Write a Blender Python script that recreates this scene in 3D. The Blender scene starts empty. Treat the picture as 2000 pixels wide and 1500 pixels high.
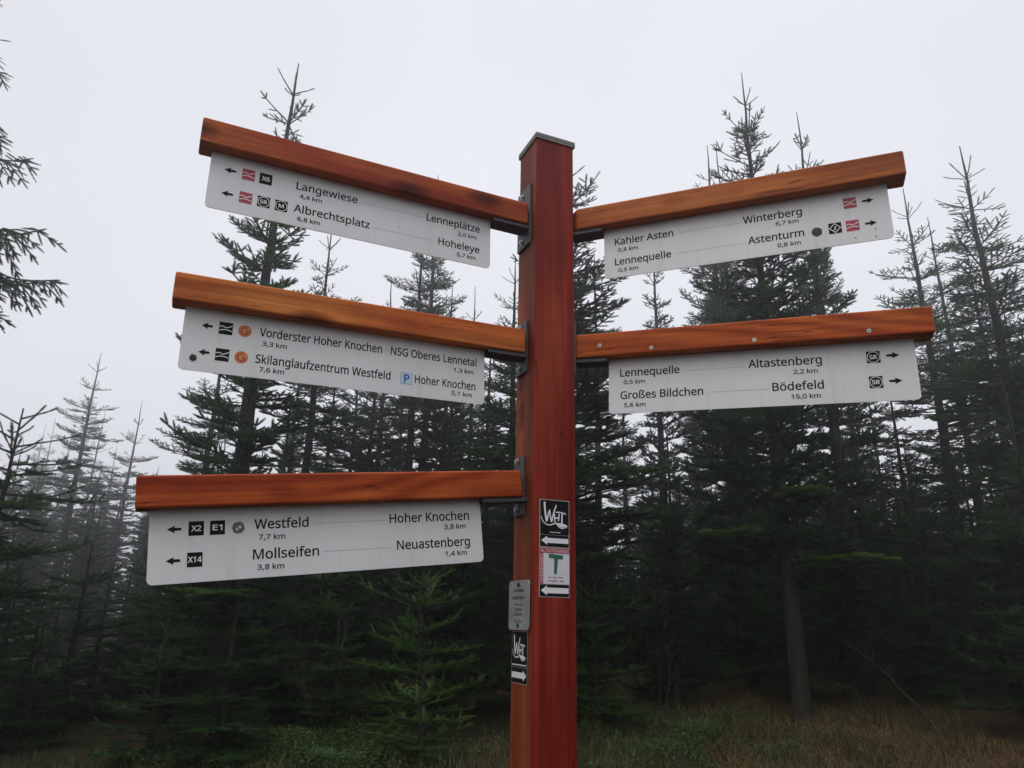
import bpy, bmesh, math, random
import numpy as np
from mathutils import Vector, Matrix

S = bpy.context.scene
COL = S.collection
R = math.radians

# ------------------------------------------------------------------ camera, sky, sun, exposure
EYE = 1.6
PITCH, ROLL = 0.312, 0.0205
cam_d = bpy.data.cameras.new("camera")
cam_d.sensor_width = 36.0
cam_d.lens = 1419.5 / 2000 * 36.0
cam_d.clip_start, cam_d.clip_end = 0.05, 3000
cam = bpy.data.objects.new("camera", cam_d)
COL.objects.link(cam)
_u0 = Vector((0, -math.sin(PITCH), math.cos(PITCH)))
_f = Vector((0, math.cos(PITCH), math.sin(PITCH)))
_x0 = Vector((1, 0, 0))
_r = _x0 * math.cos(ROLL) + _u0 * math.sin(ROLL)
_u = -_x0 * math.sin(ROLL) + _u0 * math.cos(ROLL)
M = Matrix((( _r.x, _u.x, -_f.x, 0), (_r.y, _u.y, -_f.y, 0), (_r.z, _u.z, -_f.z, EYE), (0, 0, 0, 1)))
cam.matrix_world = M
S.camera = cam

SUN_EL, SUN_AZ = R(60), R(200)          # veiled sun, high behind the viewer
W = bpy.data.worlds.new("World")
S.world = W
W.use_nodes = True
nt = W.node_tree
nt.nodes.clear()
o = nt.nodes.new("ShaderNodeOutputWorld")
bg = nt.nodes.new("ShaderNodeBackground")
bg.inputs["Strength"].default_value = 0.1
sky = nt.nodes.new("ShaderNodeTexSky")
sky.sky_type = 'NISHITA'
sky.sun_disc = False
sky.sun_elevation = SUN_EL
sky.sun_rotation = SUN_AZ
sky.air_density, sky.dust_density, sky.ozone_density = 1.0, 6.0, 1.0
tc = nt.nodes.new("ShaderNodeTexCoord")
nz = nt.nodes.new("ShaderNodeTexNoise")
nz.inputs["Scale"].default_value = 1.3
nz.inputs["Detail"].default_value = 3
nt.links.new(tc.outputs["Generated"], nz.inputs["Vector"])
rmp = nt.nodes.new("ShaderNodeValToRGB")          # closed cloud deck, faintly mottled
rmp.color_ramp.elements[0].position, rmp.color_ramp.elements[1].position = 0.3, 0.75
rmp.color_ramp.elements[0].color = (8.5, 8.55, 9.1, 1)
rmp.color_ramp.elements[1].color = (9.8, 9.85, 10.5, 1)
nt.links.new(nz.outputs["Fac"], rmp.inputs["Fac"])
mx = nt.nodes.new("ShaderNodeMix")
mx.data_type = 'RGBA'
mx.inputs[0].default_value = 0.88
nt.links.new(sky.outputs["Color"], mx.inputs[6])
nt.links.new(rmp.outputs["Color"], mx.inputs[7])
sx = nt.nodes.new("ShaderNodeSeparateXYZ")
nt.links.new(tc.outputs["Generated"], sx.inputs[0])
zr = nt.nodes.new("ShaderNodeMapRange")           # an overcast sky is brightest overhead
zr.inputs[1].default_value, zr.inputs[2].default_value = 0.74, 0.97
zr.inputs[3].default_value, zr.inputs[4].default_value = 1.0, 2.6
nt.links.new(sx.outputs["Z"], zr.inputs[0])
vm = nt.nodes.new("ShaderNodeVectorMath"); vm.operation = 'SCALE'
nt.links.new(mx.outputs[2], vm.inputs[0]); nt.links.new(zr.outputs[0], vm.inputs["Scale"])
nt.links.new(vm.outputs[0], bg.inputs["Color"])
nt.links.new(bg.outputs["Background"], o.inputs["Surface"])

sun_d = bpy.data.lights.new("sun", 'SUN')
sun_d.energy = 0.65
sun_d.angle = R(50)
sun_d.color = (1.0, 0.97, 0.93)
sun = bpy.data.objects.new("sun", sun_d)
COL.objects.link(sun)
_sd = Vector((math.sin(SUN_AZ) * math.cos(SUN_EL), math.cos(SUN_AZ) * math.cos(SUN_EL), math.sin(SUN_EL)))
sun.rotation_euler = _sd.to_track_quat('Z', 'Y').to_euler()

S.view_settings.view_transform = 'Standard'
S.view_settings.look = 'None'
S.view_settings.exposure = 0.0
S.view_settings.gamma = 1.0
S.render.engine = 'CYCLES'
S.cycles.use_denoising = True
S.cycles.max_bounces = 8
S.cycles.volume_bounces = 2
S.cycles.transparent_max_bounces = 8
HAZE_DENSITY = 0.0075
HAZE_ANISO = 0.85


# ------------------------------------------------------------------ helpers
def tag(ob, label=None, cat=None, group=None, kind=None):
    if label: ob["label"] = label
    if cat: ob["category"] = cat
    if group: ob["group"] = group
    if kind: ob["kind"] = kind
    return ob


def link(name, mesh, parent=None, loc=(0, 0, 0)):
    ob = bpy.data.objects.new(name, mesh)
    COL.objects.link(ob)
    ob.location = loc
    if parent: ob.parent = parent
    return ob


def empty(name, loc=(0, 0, 0)):
    ob = bpy.data.objects.new(name, None)
    ob.empty_display_size = 0.2
    COL.objects.link(ob)
    ob.location = loc
    return ob


def np_mesh(name, verts, faces_flat, loop_totals, mats, mat_idx=None, smooth=False):
    me = bpy.data.meshes.new(name)
    verts = np.asarray(verts, dtype=np.float32).reshape(-1, 3)
    faces_flat = np.asarray(faces_flat, dtype=np.int32).ravel()
    lt = np.asarray(loop_totals, dtype=np.int32)
    me.vertices.add(len(verts))
    me.vertices.foreach_set("co", verts.ravel())
    me.loops.add(len(faces_flat))
    me.loops.foreach_set("vertex_index", faces_flat)
    me.polygons.add(len(lt))
    ls = np.zeros(len(lt), dtype=np.int32)
    ls[1:] = np.cumsum(lt)[:-1]
    me.polygons.foreach_set("loop_start", ls)
    me.polygons.foreach_set("loop_total", lt)
    for m in mats: me.materials.append(m)
    if mat_idx is not None: me.polygons.foreach_set("material_index", np.asarray(mat_idx, dtype=np.int32))
    if smooth: me.polygons.foreach_set("use_smooth", np.ones(len(lt), dtype=bool))
    me.update(calc_edges=True)
    me.validate()
    return me


def bm_mesh(name, bm, mats, smooth=False):
    me = bpy.data.meshes.new(name)
    bm.normal_update()
    bm.to_mesh(me)
    bm.free()
    for m in (mats if isinstance(mats, (list, tuple)) else [mats]): me.materials.append(m)
    if smooth:
        for p in me.polygons: p.use_smooth = True
    return me


def box_bm(x0, x1, y0, y1, z0, z1, bev=0.0, seg=2, bm=None):
    b = bmesh.new()
    vs = [b.verts.new(p) for p in ((x0, y0, z0), (x1, y0, z0), (x1, y1, z0), (x0, y1, z0), (x0, y0, z1), (x1, y0, z1), (x1, y1, z1), (x0, y1, z1))]
    for f in ((0, 3, 2, 1), (4, 5, 6, 7), (0, 1, 5, 4), (1, 2, 6, 5), (2, 3, 7, 6), (3, 0, 4, 7)): b.faces.new([vs[i] for i in f])
    if bev:
        bmesh.ops.bevel(b, geom=list(b.edges), offset=bev, segments=seg, profile=0.5, affect='EDGES')
    return b


def cyl_bm(cx, cy, cz, r, h, axis='z', seg=20, bev=0.0, r2=None):
    b = bmesh.new()
    bmesh.ops.create_cone(b, cap_ends=True, segments=seg, radius1=r, radius2=r if r2 is None else r2, depth=h)
    if bev:
        es = [e for e in b.edges if e.verts[0].co.z > 0 and e.verts[1].co.z > 0]
        bmesh.ops.bevel(b, geom=es, offset=bev, segments=2, profile=0.5, affect='EDGES')
    if axis == 'y': bmesh.ops.rotate(b, verts=b.verts, cent=(0, 0, 0), matrix=Matrix.Rotation(R(90), 3, 'X'))
    if axis == 'x': bmesh.ops.rotate(b, verts=b.verts, cent=(0, 0, 0), matrix=Matrix.Rotation(R(90), 3, 'Y'))
    bmesh.ops.translate(b, verts=b.verts, vec=(cx, cy, cz))
    return b


def join_bm(dst, src):
    me = bpy.data.meshes.new("tmp")
    src.to_mesh(me); src.free()
    dst.from_mesh(me)
    bpy.data.meshes.remove(me)
    return dst


# ------------------------------------------------------------------ materials
def mat(name, color=(0.5, 0.5, 0.5), rough=0.6, metal=0.0, spec=0.5):
    m = bpy.data.materials.new(name)
    m.use_nodes = True
    b = m.node_tree.nodes["Principled BSDF"]
    b.inputs["Base Color"].default_value = (*color, 1)
    b.inputs["Roughness"].default_value = rough
    b.inputs["Metallic"].default_value = metal
    b.inputs["Specular IOR Level"].default_value = spec
    return m


def nodes(m):
    t = m.node_tree
    return t, t.nodes, t.links, t.nodes["Principled BSDF"]


def add_noise(N, L, vec, scale, detail=4, rough=0.55, dist=0.0):
    n = N.new("ShaderNodeTexNoise")
    n.inputs["Scale"].default_value = scale
    n.inputs["Detail"].default_value = detail
    n.inputs["Roughness"].default_value = rough
    n.inputs["Distortion"].default_value = dist
    if vec is not None: L.new(vec, n.inputs["Vector"])
    return n.outputs["Fac"]


def ramp(N, L, fac, stops):
    r = N.new("ShaderNodeValToRGB")
    e = r.color_ramp.elements
    while len(e) < len(stops): e.new(0.5)
    for k, (p, c) in enumerate(stops):
        e[k].position = p
        e[k].color = (*c, 1) if len(c) == 3 else c
    L.new(fac, r.inputs["Fac"])
    return r.outputs["Color"]


def mixc(N, L, fac, a, b, mode='MIX'):
    x = N.new("ShaderNodeMix")
    x.data_type = 'RGBA'
    x.blend_type = mode
    if isinstance(fac, (int, float)): x.inputs[0].default_value = fac
    else: L.new(fac, x.inputs[0])
    for sock, v in ((x.inputs[6], a), (x.inputs[7], b)):
        if isinstance(v, tuple): sock.default_value = (*v, 1)
        else: L.new(v, sock)
    return x.outputs[2]


def bump(N, L, b, height, strength, dist=0.002):
    n = N.new("ShaderNodeBump")
    n.inputs["Strength"].default_value = strength
    n.inputs["Distance"].default_value = dist
    L.new(height, n.inputs["Height"])
    L.new(n.outputs["Normal"], b.inputs["Normal"])


def wood(name, along, dark, mid, light, seed, knot=True, bands=42.0, rough=0.5):
    """glazed softwood: grain runs along the given object axis"""
    m = mat(name, mid, rough, 0, .12)
    t, N, L, b = nodes(m)
    c = N.new("ShaderNodeTexCoord")
    mp = N.new("ShaderNodeMapping")
    sc = {'x': (0.9, 9, 9), 'z': (9, 9, 0.9)}[along]
    mp.inputs["Scale"].default_value = sc
    mp.inputs["Location"].default_value = (seed * 3.7, seed * 1.9, seed * 5.3)
    L.new(c.outputs["Object"], mp.inputs["Vector"])
    big = add_noise(N, L, mp.outputs["Vector"], 0.9, 3, 0.5, 0.6)
    # year-ring bands, bent by low frequency noise
    ring = add_noise(N, L, mp.outputs["Vector"], 0.55, 2, 0.4, 0.2)
    mul = N.new("ShaderNodeMath"); mul.operation = 'MULTIPLY'; mul.inputs[1].default_value = bands
    L.new(ring, mul.inputs[0])
    sn = N.new("ShaderNodeMath"); sn.operation = 'SINE'
    L.new(mul.outputs[0], sn.inputs[0])
    hf = N.new("ShaderNodeMath"); hf.operation = 'MULTIPLY_ADD'; hf.inputs[1].default_value = 0.5; hf.inputs[2].default_value = 0.5
    L.new(sn.outputs[0], hf.inputs[0])
    base = ramp(N, L, big, [(0.28, dark), (0.5, mid), (0.72, light)])
    late = mixc(N, L, 1.0, base, (0.66, 0.54, 0.50), 'MULTIPLY')
    col = mixc(N, L, hf.outputs[0], late, base)
    # fine fibres
    mp2 = N.new("ShaderNodeMapping")
    mp2.inputs["Scale"].default_value = {'x': (2.2, 110, 110), 'z': (110, 110, 2.2)}[along]
    L.new(c.outputs["Object"], mp2.inputs["Vector"])
    fib = add_noise(N, L, mp2.outputs["Vector"], 1.0, 3)
    fcol = ramp(N, L, fib, [(0.3, (0.64, 0.59, 0.57)), (0.68, (1.18, 1.18, 1.18))])
    col = mixc(N, L, 0.75, col, fcol, 'MULTIPLY')
    # blotches where the glaze has soaked in or worn off
    blo = add_noise(N, L, c.outputs["Object"], 7.0, 5, 0.65)
    bcol = ramp(N, L, blo, [(0.35, (0.62, 0.5, 0.5)), (0.6, (1.0, 1.0, 1.0))])
    col = mixc(N, L, 0.5, col, bcol, 'MULTIPLY')
    if knot:
        mp3 = N.new("ShaderNodeMapping")
        mp3.inputs["Scale"].default_value = {'x': (2.6, 6.5, 6.5), 'z': (6.5, 6.5, 2.6)}[along]
        mp3.inputs["Location"].default_value = (seed * 1.31, seed * 0.77, seed * 2.11)
        L.new(c.outputs["Object"], mp3.inputs["Vector"])
        v = N.new("ShaderNodeTexVoronoi")
        v.inputs["Scale"].default_value = 1.0
        L.new(mp3.outputs["Vector"], v.inputs["Vector"])
        kc = ramp(N, L, v.outputs["Distance"], [(0.07, (0.22, 0.13, 0.12)), (0.13, (0.5, 0.36, 0.34)), (0.21, (1, 1, 1))])
        col = mixc(N, L, 0.95, col, kc, 'MULTIPLY')
    mp4 = N.new("ShaderNodeMapping")
    mp4.inputs["Scale"].default_value = {'x': (1.6, 62, 62), 'z': (52, 52, 1.3)}[along]
    mp4.inputs["Location"].default_value = (seed, seed * 2.3, seed * .7)
    L.new(c.outputs["Object"], mp4.inputs["Vector"])
    cr = add_noise(N, L, mp4.outputs["Vector"], 1.0, 2, 0.4)
    ck = ramp(N, L, cr, [(0.485, (1, 1, 1)), (0.498, (0.30, 0.26, 0.25)), (0.502, (0.30, 0.26, 0.25)), (0.515, (1, 1, 1))])
    part_ = ramp(N, L, blo, [(0.50, (0, 0, 0)), (0.60, (1, 1, 1))])
    col = mixc(N, L, part_, col, mixc(N, L, 1.0, col, ck, 'MULTIPLY'))
    L.new(col, b.inputs["Base Color"])
    rr = N.new("ShaderNodeMapRange")
    rr.inputs[3].default_value, rr.inputs[4].default_value = rough - 0.08, rough + 0.2
    L.new(blo, rr.inputs[0])
    L.new(rr.outputs[0], b.inputs["Roughness"])
    bump(N, L, b, fib, 0.35, 0.0012)
    return m


M_post = wood("post_red_glaze", 'z', (0.135, 0.012, 0.009), (0.270, 0.028, 0.017), (0.370, 0.068, 0.028), 1.0, False, 30)
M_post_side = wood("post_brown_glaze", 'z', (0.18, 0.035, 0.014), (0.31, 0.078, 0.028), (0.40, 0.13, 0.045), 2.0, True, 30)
WOODS = {
    'L1': wood("beam_glaze_a", 'x', (0.34, 0.032, 0.014), (0.50, 0.125, 0.030), (0.60, 0.230, 0.055), 3.1),
    'L2': wood("beam_glaze_b", 'x', (0.44, 0.070, 0.018), (0.62, 0.165, 0.034), (0.70, 0.275, 0.066), 4.3, True, 60),
    'L3': wood("beam_glaze_c", 'x', (0.27, 0.032, 0.010), (0.41, 0.070, 0.015), (0.50, 0.112, 0.024), 5.7, True, 75),
    'R1': wood("beam_glaze_d", 'x', (0.36, 0.090, 0.022), (0.49, 0.148, 0.036), (0.56, 0.200, 0.056), 6.2, True, 36),
    'R2': wood("beam_glaze_e", 'x', (0.37, 0.058, 0.015), (0.50, 0.110, 0.022), (0.58, 0.160, 0.036), 7.9, True, 75),
}


def plate_material():
    m = mat("white_plate", (0.7, 0.7, 0.72), 0.42)
    t, N, L, b = nodes(m)
    c = N.new("ShaderNodeTexCoord")
    n1 = add_noise(N, L, c.outputs["Object"], 3.0, 5, 0.6)
    n2 = add_noise(N, L, c.outputs["Object"], 55.0, 4, 0.7)
    col = ramp(N, L, n1, [(0.3, (0.70, 0.705, 0.715)), (0.7, (0.78, 0.785, 0.795))])
    d = ramp(N, L, n2, [(0.66, (1, 1, 1)), (0.74, (0.84, 0.83, 0.80))])
    col = mixc(N, L, 0.8, col, d, 'MULTIPLY')
    mp = N.new("ShaderNodeMapping"); mp.inputs["Scale"].default_value = (26, 2.2, 8)
    L.new(c.outputs["Object"], mp.inputs["Vector"])
    st = add_noise(N, L, mp.outputs["Vector"], 1.0, 5, 0.65)
    drip = ramp(N, L, st, [(0.30, (0.80, 0.80, 0.76)), (0.46, (1, 1, 1)), (0.70, (1.03, 1.03, 1.03))])
    col = mixc(N, L, 0.45, col, drip, 'MULTIPLY')
    L.new(col, b.inputs["Base Color"])
    rr = N.new("ShaderNodeMapRange"); rr.inputs[3].default_value, rr.inputs[4].default_value = 0.32, 0.55
    L.new(n1, rr.inputs[0]); L.new(rr.outputs[0], b.inputs["Roughness"])
    bump(N, L, b, n2, 0.05, 0.0006)
    return m


M_plate = plate_material()
M_black = mat("print_black", (0.006, 0.006, 0.007), 0.7, 0, .15)
M_white = mat("print_white", (0.78, 0.78, 0.80), 0.5)
M_red = mat("print_red", (0.40, 0.022, 0.055), 0.5)
M_line = mat("print_grey_line", (0.32, 0.33, 0.36), 0.5)
M_orange = mat("print_orange", (0.72, 0.30, 0.09), 0.5)
M_rust = mat("print_red_orange", (0.42, 0.06, 0.012), 0.5)
M_blue = mat("print_blue", (0.02, 0.13, 0.42), 0.5)
M_pale = mat("print_pale_blue", (0.52, 0.66, 0.76), 0.5)
M_green = mat("print_green", (0.006, 0.14, 0.075), 0.5)
M_pink = mat("print_dark_red", (0.34, 0.012, 0.045), 0.5)
M_paper = mat("sticker_paper", (0.66, 0.67, 0.70), 0.45)
M_backing = mat("sticker_backing", (0.36, 0.33, 0.31), 0.5)
M_scrape = mat("scraped_patch", (0.16, 0.13, 0.11), 0.9)
M_soot = mat("scraped_patch_dark", (0.07, 0.045, 0.04), 0.9)


def metal_material(name, col, rough, metal=1.0):
    m = mat(name, col, rough, metal)
    t, N, L, b = nodes(m)
    c = N.new("ShaderNodeTexCoord")
    n = add_noise(N, L, c.outputs["Object"], 18.0, 5, 0.65)
    k = ramp(N, L, n, [(0.3, tuple(v * 0.6 for v in col)), (0.7, col)])
    L.new(k, b.inputs["Base Color"])
    r = N.new("ShaderNodeMapRange")
    r.inputs[3].default_value, r.inputs[4].default_value = rough - 0.1, rough + 0.2
    L.new(n, r.inputs[0]); L.new(r.outputs[0], b.inputs["Roughness"])
    return m


M_steel = metal_material("dark_galvanised_steel", (0.10, 0.103, 0.107), 0.5, 0.35)
M_cap = metal_material("weathered_zinc_cap", (0.22, 0.20, 0.185), 0.55, 0.5)
M_alu = metal_material("brushed_aluminium", (0.42, 0.44, 0.44), 0.45, 0.4)
M_bolt = metal_material("bright_zinc_bolt", (0.62, 0.62, 0.62), 0.35, 0.9)


def foliage(name, dark, mid, light, scale=3.0, rough=0.55):
    m = mat(name, mid, rough, 0.0, 0.3)
    t, N, L, b = nodes(m)
    c = N.new("ShaderNodeTexCoord")
    oi = N.new("ShaderNodeObjectInfo")
    n = add_noise(N, L, c.outputs["Object"], scale, 4, 0.6)
    ad = N.new("ShaderNodeMath"); ad.operation = 'MULTIPLY_ADD'; ad.inputs[1].default_value = 0.16; ad.inputs[2].default_value = -0.08
    L.new(oi.outputs["Random"], ad.inputs[0])
    sm = N.new("ShaderNodeMath"); sm.operation = 'ADD'
    L.new(n, sm.inputs[0]); L.new(ad.outputs[0], sm.inputs[1])
    col = ramp(N, L, sm.outputs[0], [(0.34, dark), (0.5, mid), (0.68, light)])
    L.new(col, b.inputs["Base Color"])
    tl = N.new("ShaderNodeBsdfTranslucent")
    L.new(mixc(N, L, 1.0, col, (1.5, 1.7, 1.1), 'MULTIPLY'), tl.inputs["Color"])
    ms = N.new("ShaderNodeMixShader"); ms.inputs[0].default_value = 0.32
    L.new(b.outputs[0], ms.inputs[1]); L.new(tl.outputs[0], ms.inputs[2])
    L.new(ms.outputs[0], N["Material Output"].inputs["Surface"])
    return m


M_needle = foliage("needles_dark_green", (0.012, 0.028, 0.012), (0.022, 0.056, 0.017), (0.042, 0.098, 0.026))
M_needle_grey = foliage("needles_grey_green", (0.018, 0.030, 0.020), (0.028, 0.050, 0.028), (0.045, 0.076, 0.036))
M_needle_fresh = foliage("needles_fresh_green", (0.034, 0.082, 0.018), (0.064, 0.132, 0.028), (0.105, 0.185, 0.040))
M_needle_mid = foliage("needles_mid_green", (0.018, 0.044, 0.014), (0.034, 0.082, 0.022), (0.062, 0.125, 0.034))
M_bilberry = foliage("bilberry_leaves", (0.025, 0.055, 0.012), (0.050, 0.095, 0.020), (0.10, 0.155, 0.030), 9)


def bark_material(name, dark, light):
    m = mat(name, dark, 0.9, 0.0, 0.2)
    t, N, L, b = nodes(m)
    c = N.new("ShaderNodeTexCoord")
    mp = N.new("ShaderNodeMapping"); mp.inputs["Scale"].default_value = (14, 14, 5)
    L.new(c.outputs["Object"], mp.inputs["Vector"])
    n = add_noise(N, L, mp.outputs["Vector"], 1.5, 6, 0.7)
    col = ramp(N, L, n, [(0.35, dark), (0.62, light), (0.72, tuple(min(1, v * 2.0) for v in light))])
    L.new(col, b.inputs["Base Color"])
    bump(N, L, b, n, 0.6, 0.02)
    return m


M_bark = bark_material("spruce_bark", (0.011, 0.010, 0.008), (0.030, 0.028, 0.022))
M_twig = bark_material("bare_twig", (0.022, 0.016, 0.012), (0.045, 0.036, 0.029))


# ------------------------------------------------------------------ ground
def g(x, y):
    x = np.asarray(x, float); y = np.asarray(y, float)
    t = np.clip((y - 2) / 12, 0, 1); t = t * t * (3 - 2 * t)
    z = 0.62 * t - 0.25 * np.clip((-x - 1) / 8, 0, 1) * np.clip(y / 8, 0, 1)
    near = np.clip((np.hypot(x, y) - 3.5) / 3.0, 0, 1)
    z = z + near * (0.05 * np.sin(1.7 * x + 0.6 * y) * np.cos(1.3 * y - 0.5 * x) + 0.03 * np.sin(3.9 * x - 2.2 * y))
    return z


def build_ground():
    ax = np.concatenate([np.linspace(-300, -30, 16), np.linspace(-27, 27, 150), np.linspace(30, 300, 16)])
    ay = np.concatenate([np.linspace(-300, -12, 14), np.linspace(-9, 32, 130), np.linspace(36, 300, 16)])
    X, Y = np.meshgrid(ax, ay)
    Z = g(X, Y)
    V = np.stack([X, Y, Z], -1).reshape(-1, 3)
    nx, ny = len(ax), len(ay)
    i = np.arange(nx - 1)[None, :] + nx * np.arange(ny - 1)[:, None]
    F = np.stack([i, i + 1, i + nx + 1, i + nx], -1).reshape(-1)
    m = mat("forest_floor", (0.04, 0.03, 0.02), 0.95, 0, 0.1)
    t, N, L, b = nodes(m)
    c = N.new("ShaderNodeTexCoord")
    n1 = add_noise(N, L, c.outputs["Object"], 0.8, 5, 0.6)
    n2 = add_noise(N, L, c.outputs["Object"], 14.0, 5, 0.7)
    a = ramp(N, L, n1, [(0.35, (0.028, 0.017, 0.011)), (0.52, (0.024, 0.024, 0.010)), (0.7, (0.050, 0.028, 0.014))])
    bcol = ramp(N, L, n2, [(0.3, (0.5, 0.5, 0.5)), (0.7, (1.3, 1.25, 1.2))])
    L.new(mixc(N, L, 0.8, a, bcol, 'MULTIPLY'), b.inputs["Base Color"])
    bump(N, L, b, n2, 0.8, 0.05)
    me = np_mesh("ground", V, F, np.full((nx - 1) * (ny - 1), 4), [m], smooth=True)
    tag(link("ground", me), kind="structure")


build_ground()

# ------------------------------------------------------------------ signpost geometry (metres, fitted to the place)
YAW = 0.4038
PW = 0.14
e1 = Vector((math.cos(YAW), math.sin(YAW), 0))
e2 = Vector((-math.sin(YAW), math.cos(YAW), 0))
CORNER = Vector((0.0679, 2.0999, 0))
CEN = CORNER + (e1 + e2) * (PW / 2)
TOPZ = EYE + 1.581
PG = float(g(CEN.x, CEN.y))
post_root = empty("signpost", (CEN.x, CEN.y, PG))
tag(post_root, "reddish brown wooden hiking signpost with five arms carrying white destination plates", "signpost")
RT = Matrix.Translation((CEN.x, CEN.y, PG))
RTI = RT.inverted()


def part(name, me, world_m, parent=None, label=None):
    ob = bpy.data.objects.new(name, me)
    COL.objects.link(ob)
    ob.parent = post_root if parent is None else parent
    ob.matrix_local = (RTI @ world_m) if parent is None else world_m
    if label: ob["label"] = label
    return ob


def frame(o, x, y, z):
    return Matrix(((x.x, y.x, z.x, o.x), (x.y, y.y, z.y, o.y), (x.z, y.z, z.z, o.z), (0, 0, 0, 1)))


UPZ = Vector((0, 0, 1))
# post (object z = up, origin at its foot)
bm = box_bm(-PW / 2, PW / 2, -PW / 2, PW / 2, -0.35, TOPZ - PG - 0.012, 0.006, 3)
bm.normal_update()
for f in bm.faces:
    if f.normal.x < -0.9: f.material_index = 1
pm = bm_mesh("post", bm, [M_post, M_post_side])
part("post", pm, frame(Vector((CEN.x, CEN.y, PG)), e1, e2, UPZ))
# cap: folded sheet with a shallow skirt
cw = PW / 2 + 0.0045
bm = box_bm(-cw, cw, -cw, cw, TOPZ - PG - 0.011, TOPZ - PG + 0.002, 0.0015, 2)
for (sx, sy) in ((1, 0), (-1, 0), (0, 1), (0, -1)):
    if sx: q = box_bm(*sorted((sx * cw, sx * (cw - 0.003))), -cw + 0.0032, cw - 0.0032, TOPZ - PG - 0.020, TOPZ - PG - 0.0112, 0.0006, 1)
    else: q = box_bm(-cw, cw, *sorted((sy * cw, sy * (cw - 0.003))), TOPZ - PG - 0.020, TOPZ - PG - 0.0112, 0.0006, 1)
    join_bm(bm, q)
cap = part("post_cap", bm_mesh("post_cap", bm, M_cap), frame(Vector((CEN.x, CEN.y, PG)), e1, e2, UPZ))
part("screw", bm_mesh("screw", cyl_bm(0.045, -0.062, TOPZ - PG + 0.006, 0.003, 0.008, seg=10), M_steel), Matrix.Identity(4), cap)


# ------------------------------------------------------------------ flat print helpers (2D shapes laid on a plate)
class Print:
    """collects flat shapes in plate coordinates (u right, v up), every layer 0.25 mm above the one below"""
    def __init__(self): self.v, self.f, self.mi, self.mats = [], [], [], []

    def slot(self, m):
        if m not in self.mats: self.mats.append(m)
        return self.mats.index(m)

    def poly(self, pts, m, layer=0):
        k = len(self.v)
        self.v += [(p[0], p[1], 0.0004 + 0.00025 * layer) for p in pts]
        self.f.append(list(range(k, k + len(pts)))); self.mi.append(self.slot(m))

    def rect(self, x0, y0, x1, y1, m, layer=0): self.poly([(x0, y0), (x1, y0), (x1, y1), (x0, y1)], m, layer)

    def rrect(self, x0, y0, x1, y1, r, m, layer=0):
        p = []
        for cx, cy, a in ((x1 - r, y1 - r, 0), (x0 + r, y1 - r, 90), (x0 + r, y0 + r, 180), (x1 - r, y0 + r, 270)):
            for k in range(5): p.append((cx + r * math.cos(R(a + k * 22.5)), cy + r * math.sin(R(a + k * 22.5))))
        self.poly(p, m, layer)

    def disc(self, cx, cy, r, m, layer=0, n=28, wob=0.0, seed=0):
        rr = random.Random(seed)
        self.poly([(cx + r * (1 + wob * rr.uniform(-1, 1)) * math.cos(2 * math.pi * k / n), cy + r * (1 + wob * rr.uniform(-1, 1)) * math.sin(2 * math.pi * k / n)) for k in range(n)], m, layer)

    def ring(self, cx, cy, r0, r1, m, layer=0, n=32):
        for k in range(n):
            a, b_ = 2 * math.pi * k / n, 2 * math.pi * (k + 1) / n
            self.poly([(cx + r0 * math.cos(a), cy + r0 * math.sin(a)), (cx + r1 * math.cos(a), cy + r1 * math.sin(a)), (cx + r1 * math.cos(b_), cy + r1 * math.sin(b_)), (cx + r0 * math.cos(b_), cy + r0 * math.sin(b_))], m, layer)

    def stroke(self, pts, w, m, layer=0, w_end=None):
        """a ribbon with mitred joints and a taper"""
        n = len(pts)
        L_, R_ = [], []
        for k in range(n):
            a = Vector(pts[max(0, k - 1)]); c_ = Vector(pts[min(n - 1, k + 1)])
            d = (c_ - a).normalized()
            nr = Vector((-d.y, d.x))
            ww = (w if w_end is None else w + (w_end - w) * k / (n - 1)) / 2
            p = Vector(pts[k])
            L_.append(p + nr * ww); R_.append(p - nr * ww)
        for k in range(n - 1): self.poly([R_[k], R_[k + 1], L_[k + 1], L_[k]], m, layer)

    def text(self, s, u, v, width, cap, m, layer=0, bold=0.0, align='L', rot=0):
        vs, fs = text_mesh(s, bold)
        x0, x1 = vs[:, 0].min(), vs[:, 0].max()
        sx = width / (x1 - x0); sy = cap / CAP
        k = len(self.v)
        for p in vs:
            a, b_ = (p[0] - x0) * sx, p[1] * sy
            if rot == 90: a, b_ = -b_, a
            self.v.append((u + a, v + b_, 0.0004 + 0.00025 * layer))
        sl = self.slot(m)
        for f in fs: self.f.append([i + k for i in f]); self.mi.append(sl)

    def mesh(self, name):
        me = bpy.data.meshes.new(name)
        me.from_pydata([tuple(p) for p in self.v], [], self.f)
        for m in self.mats: me.materials.append(m)
        me.polygons.foreach_set("material_index", self.mi)
        me.update()
        return me


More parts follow.
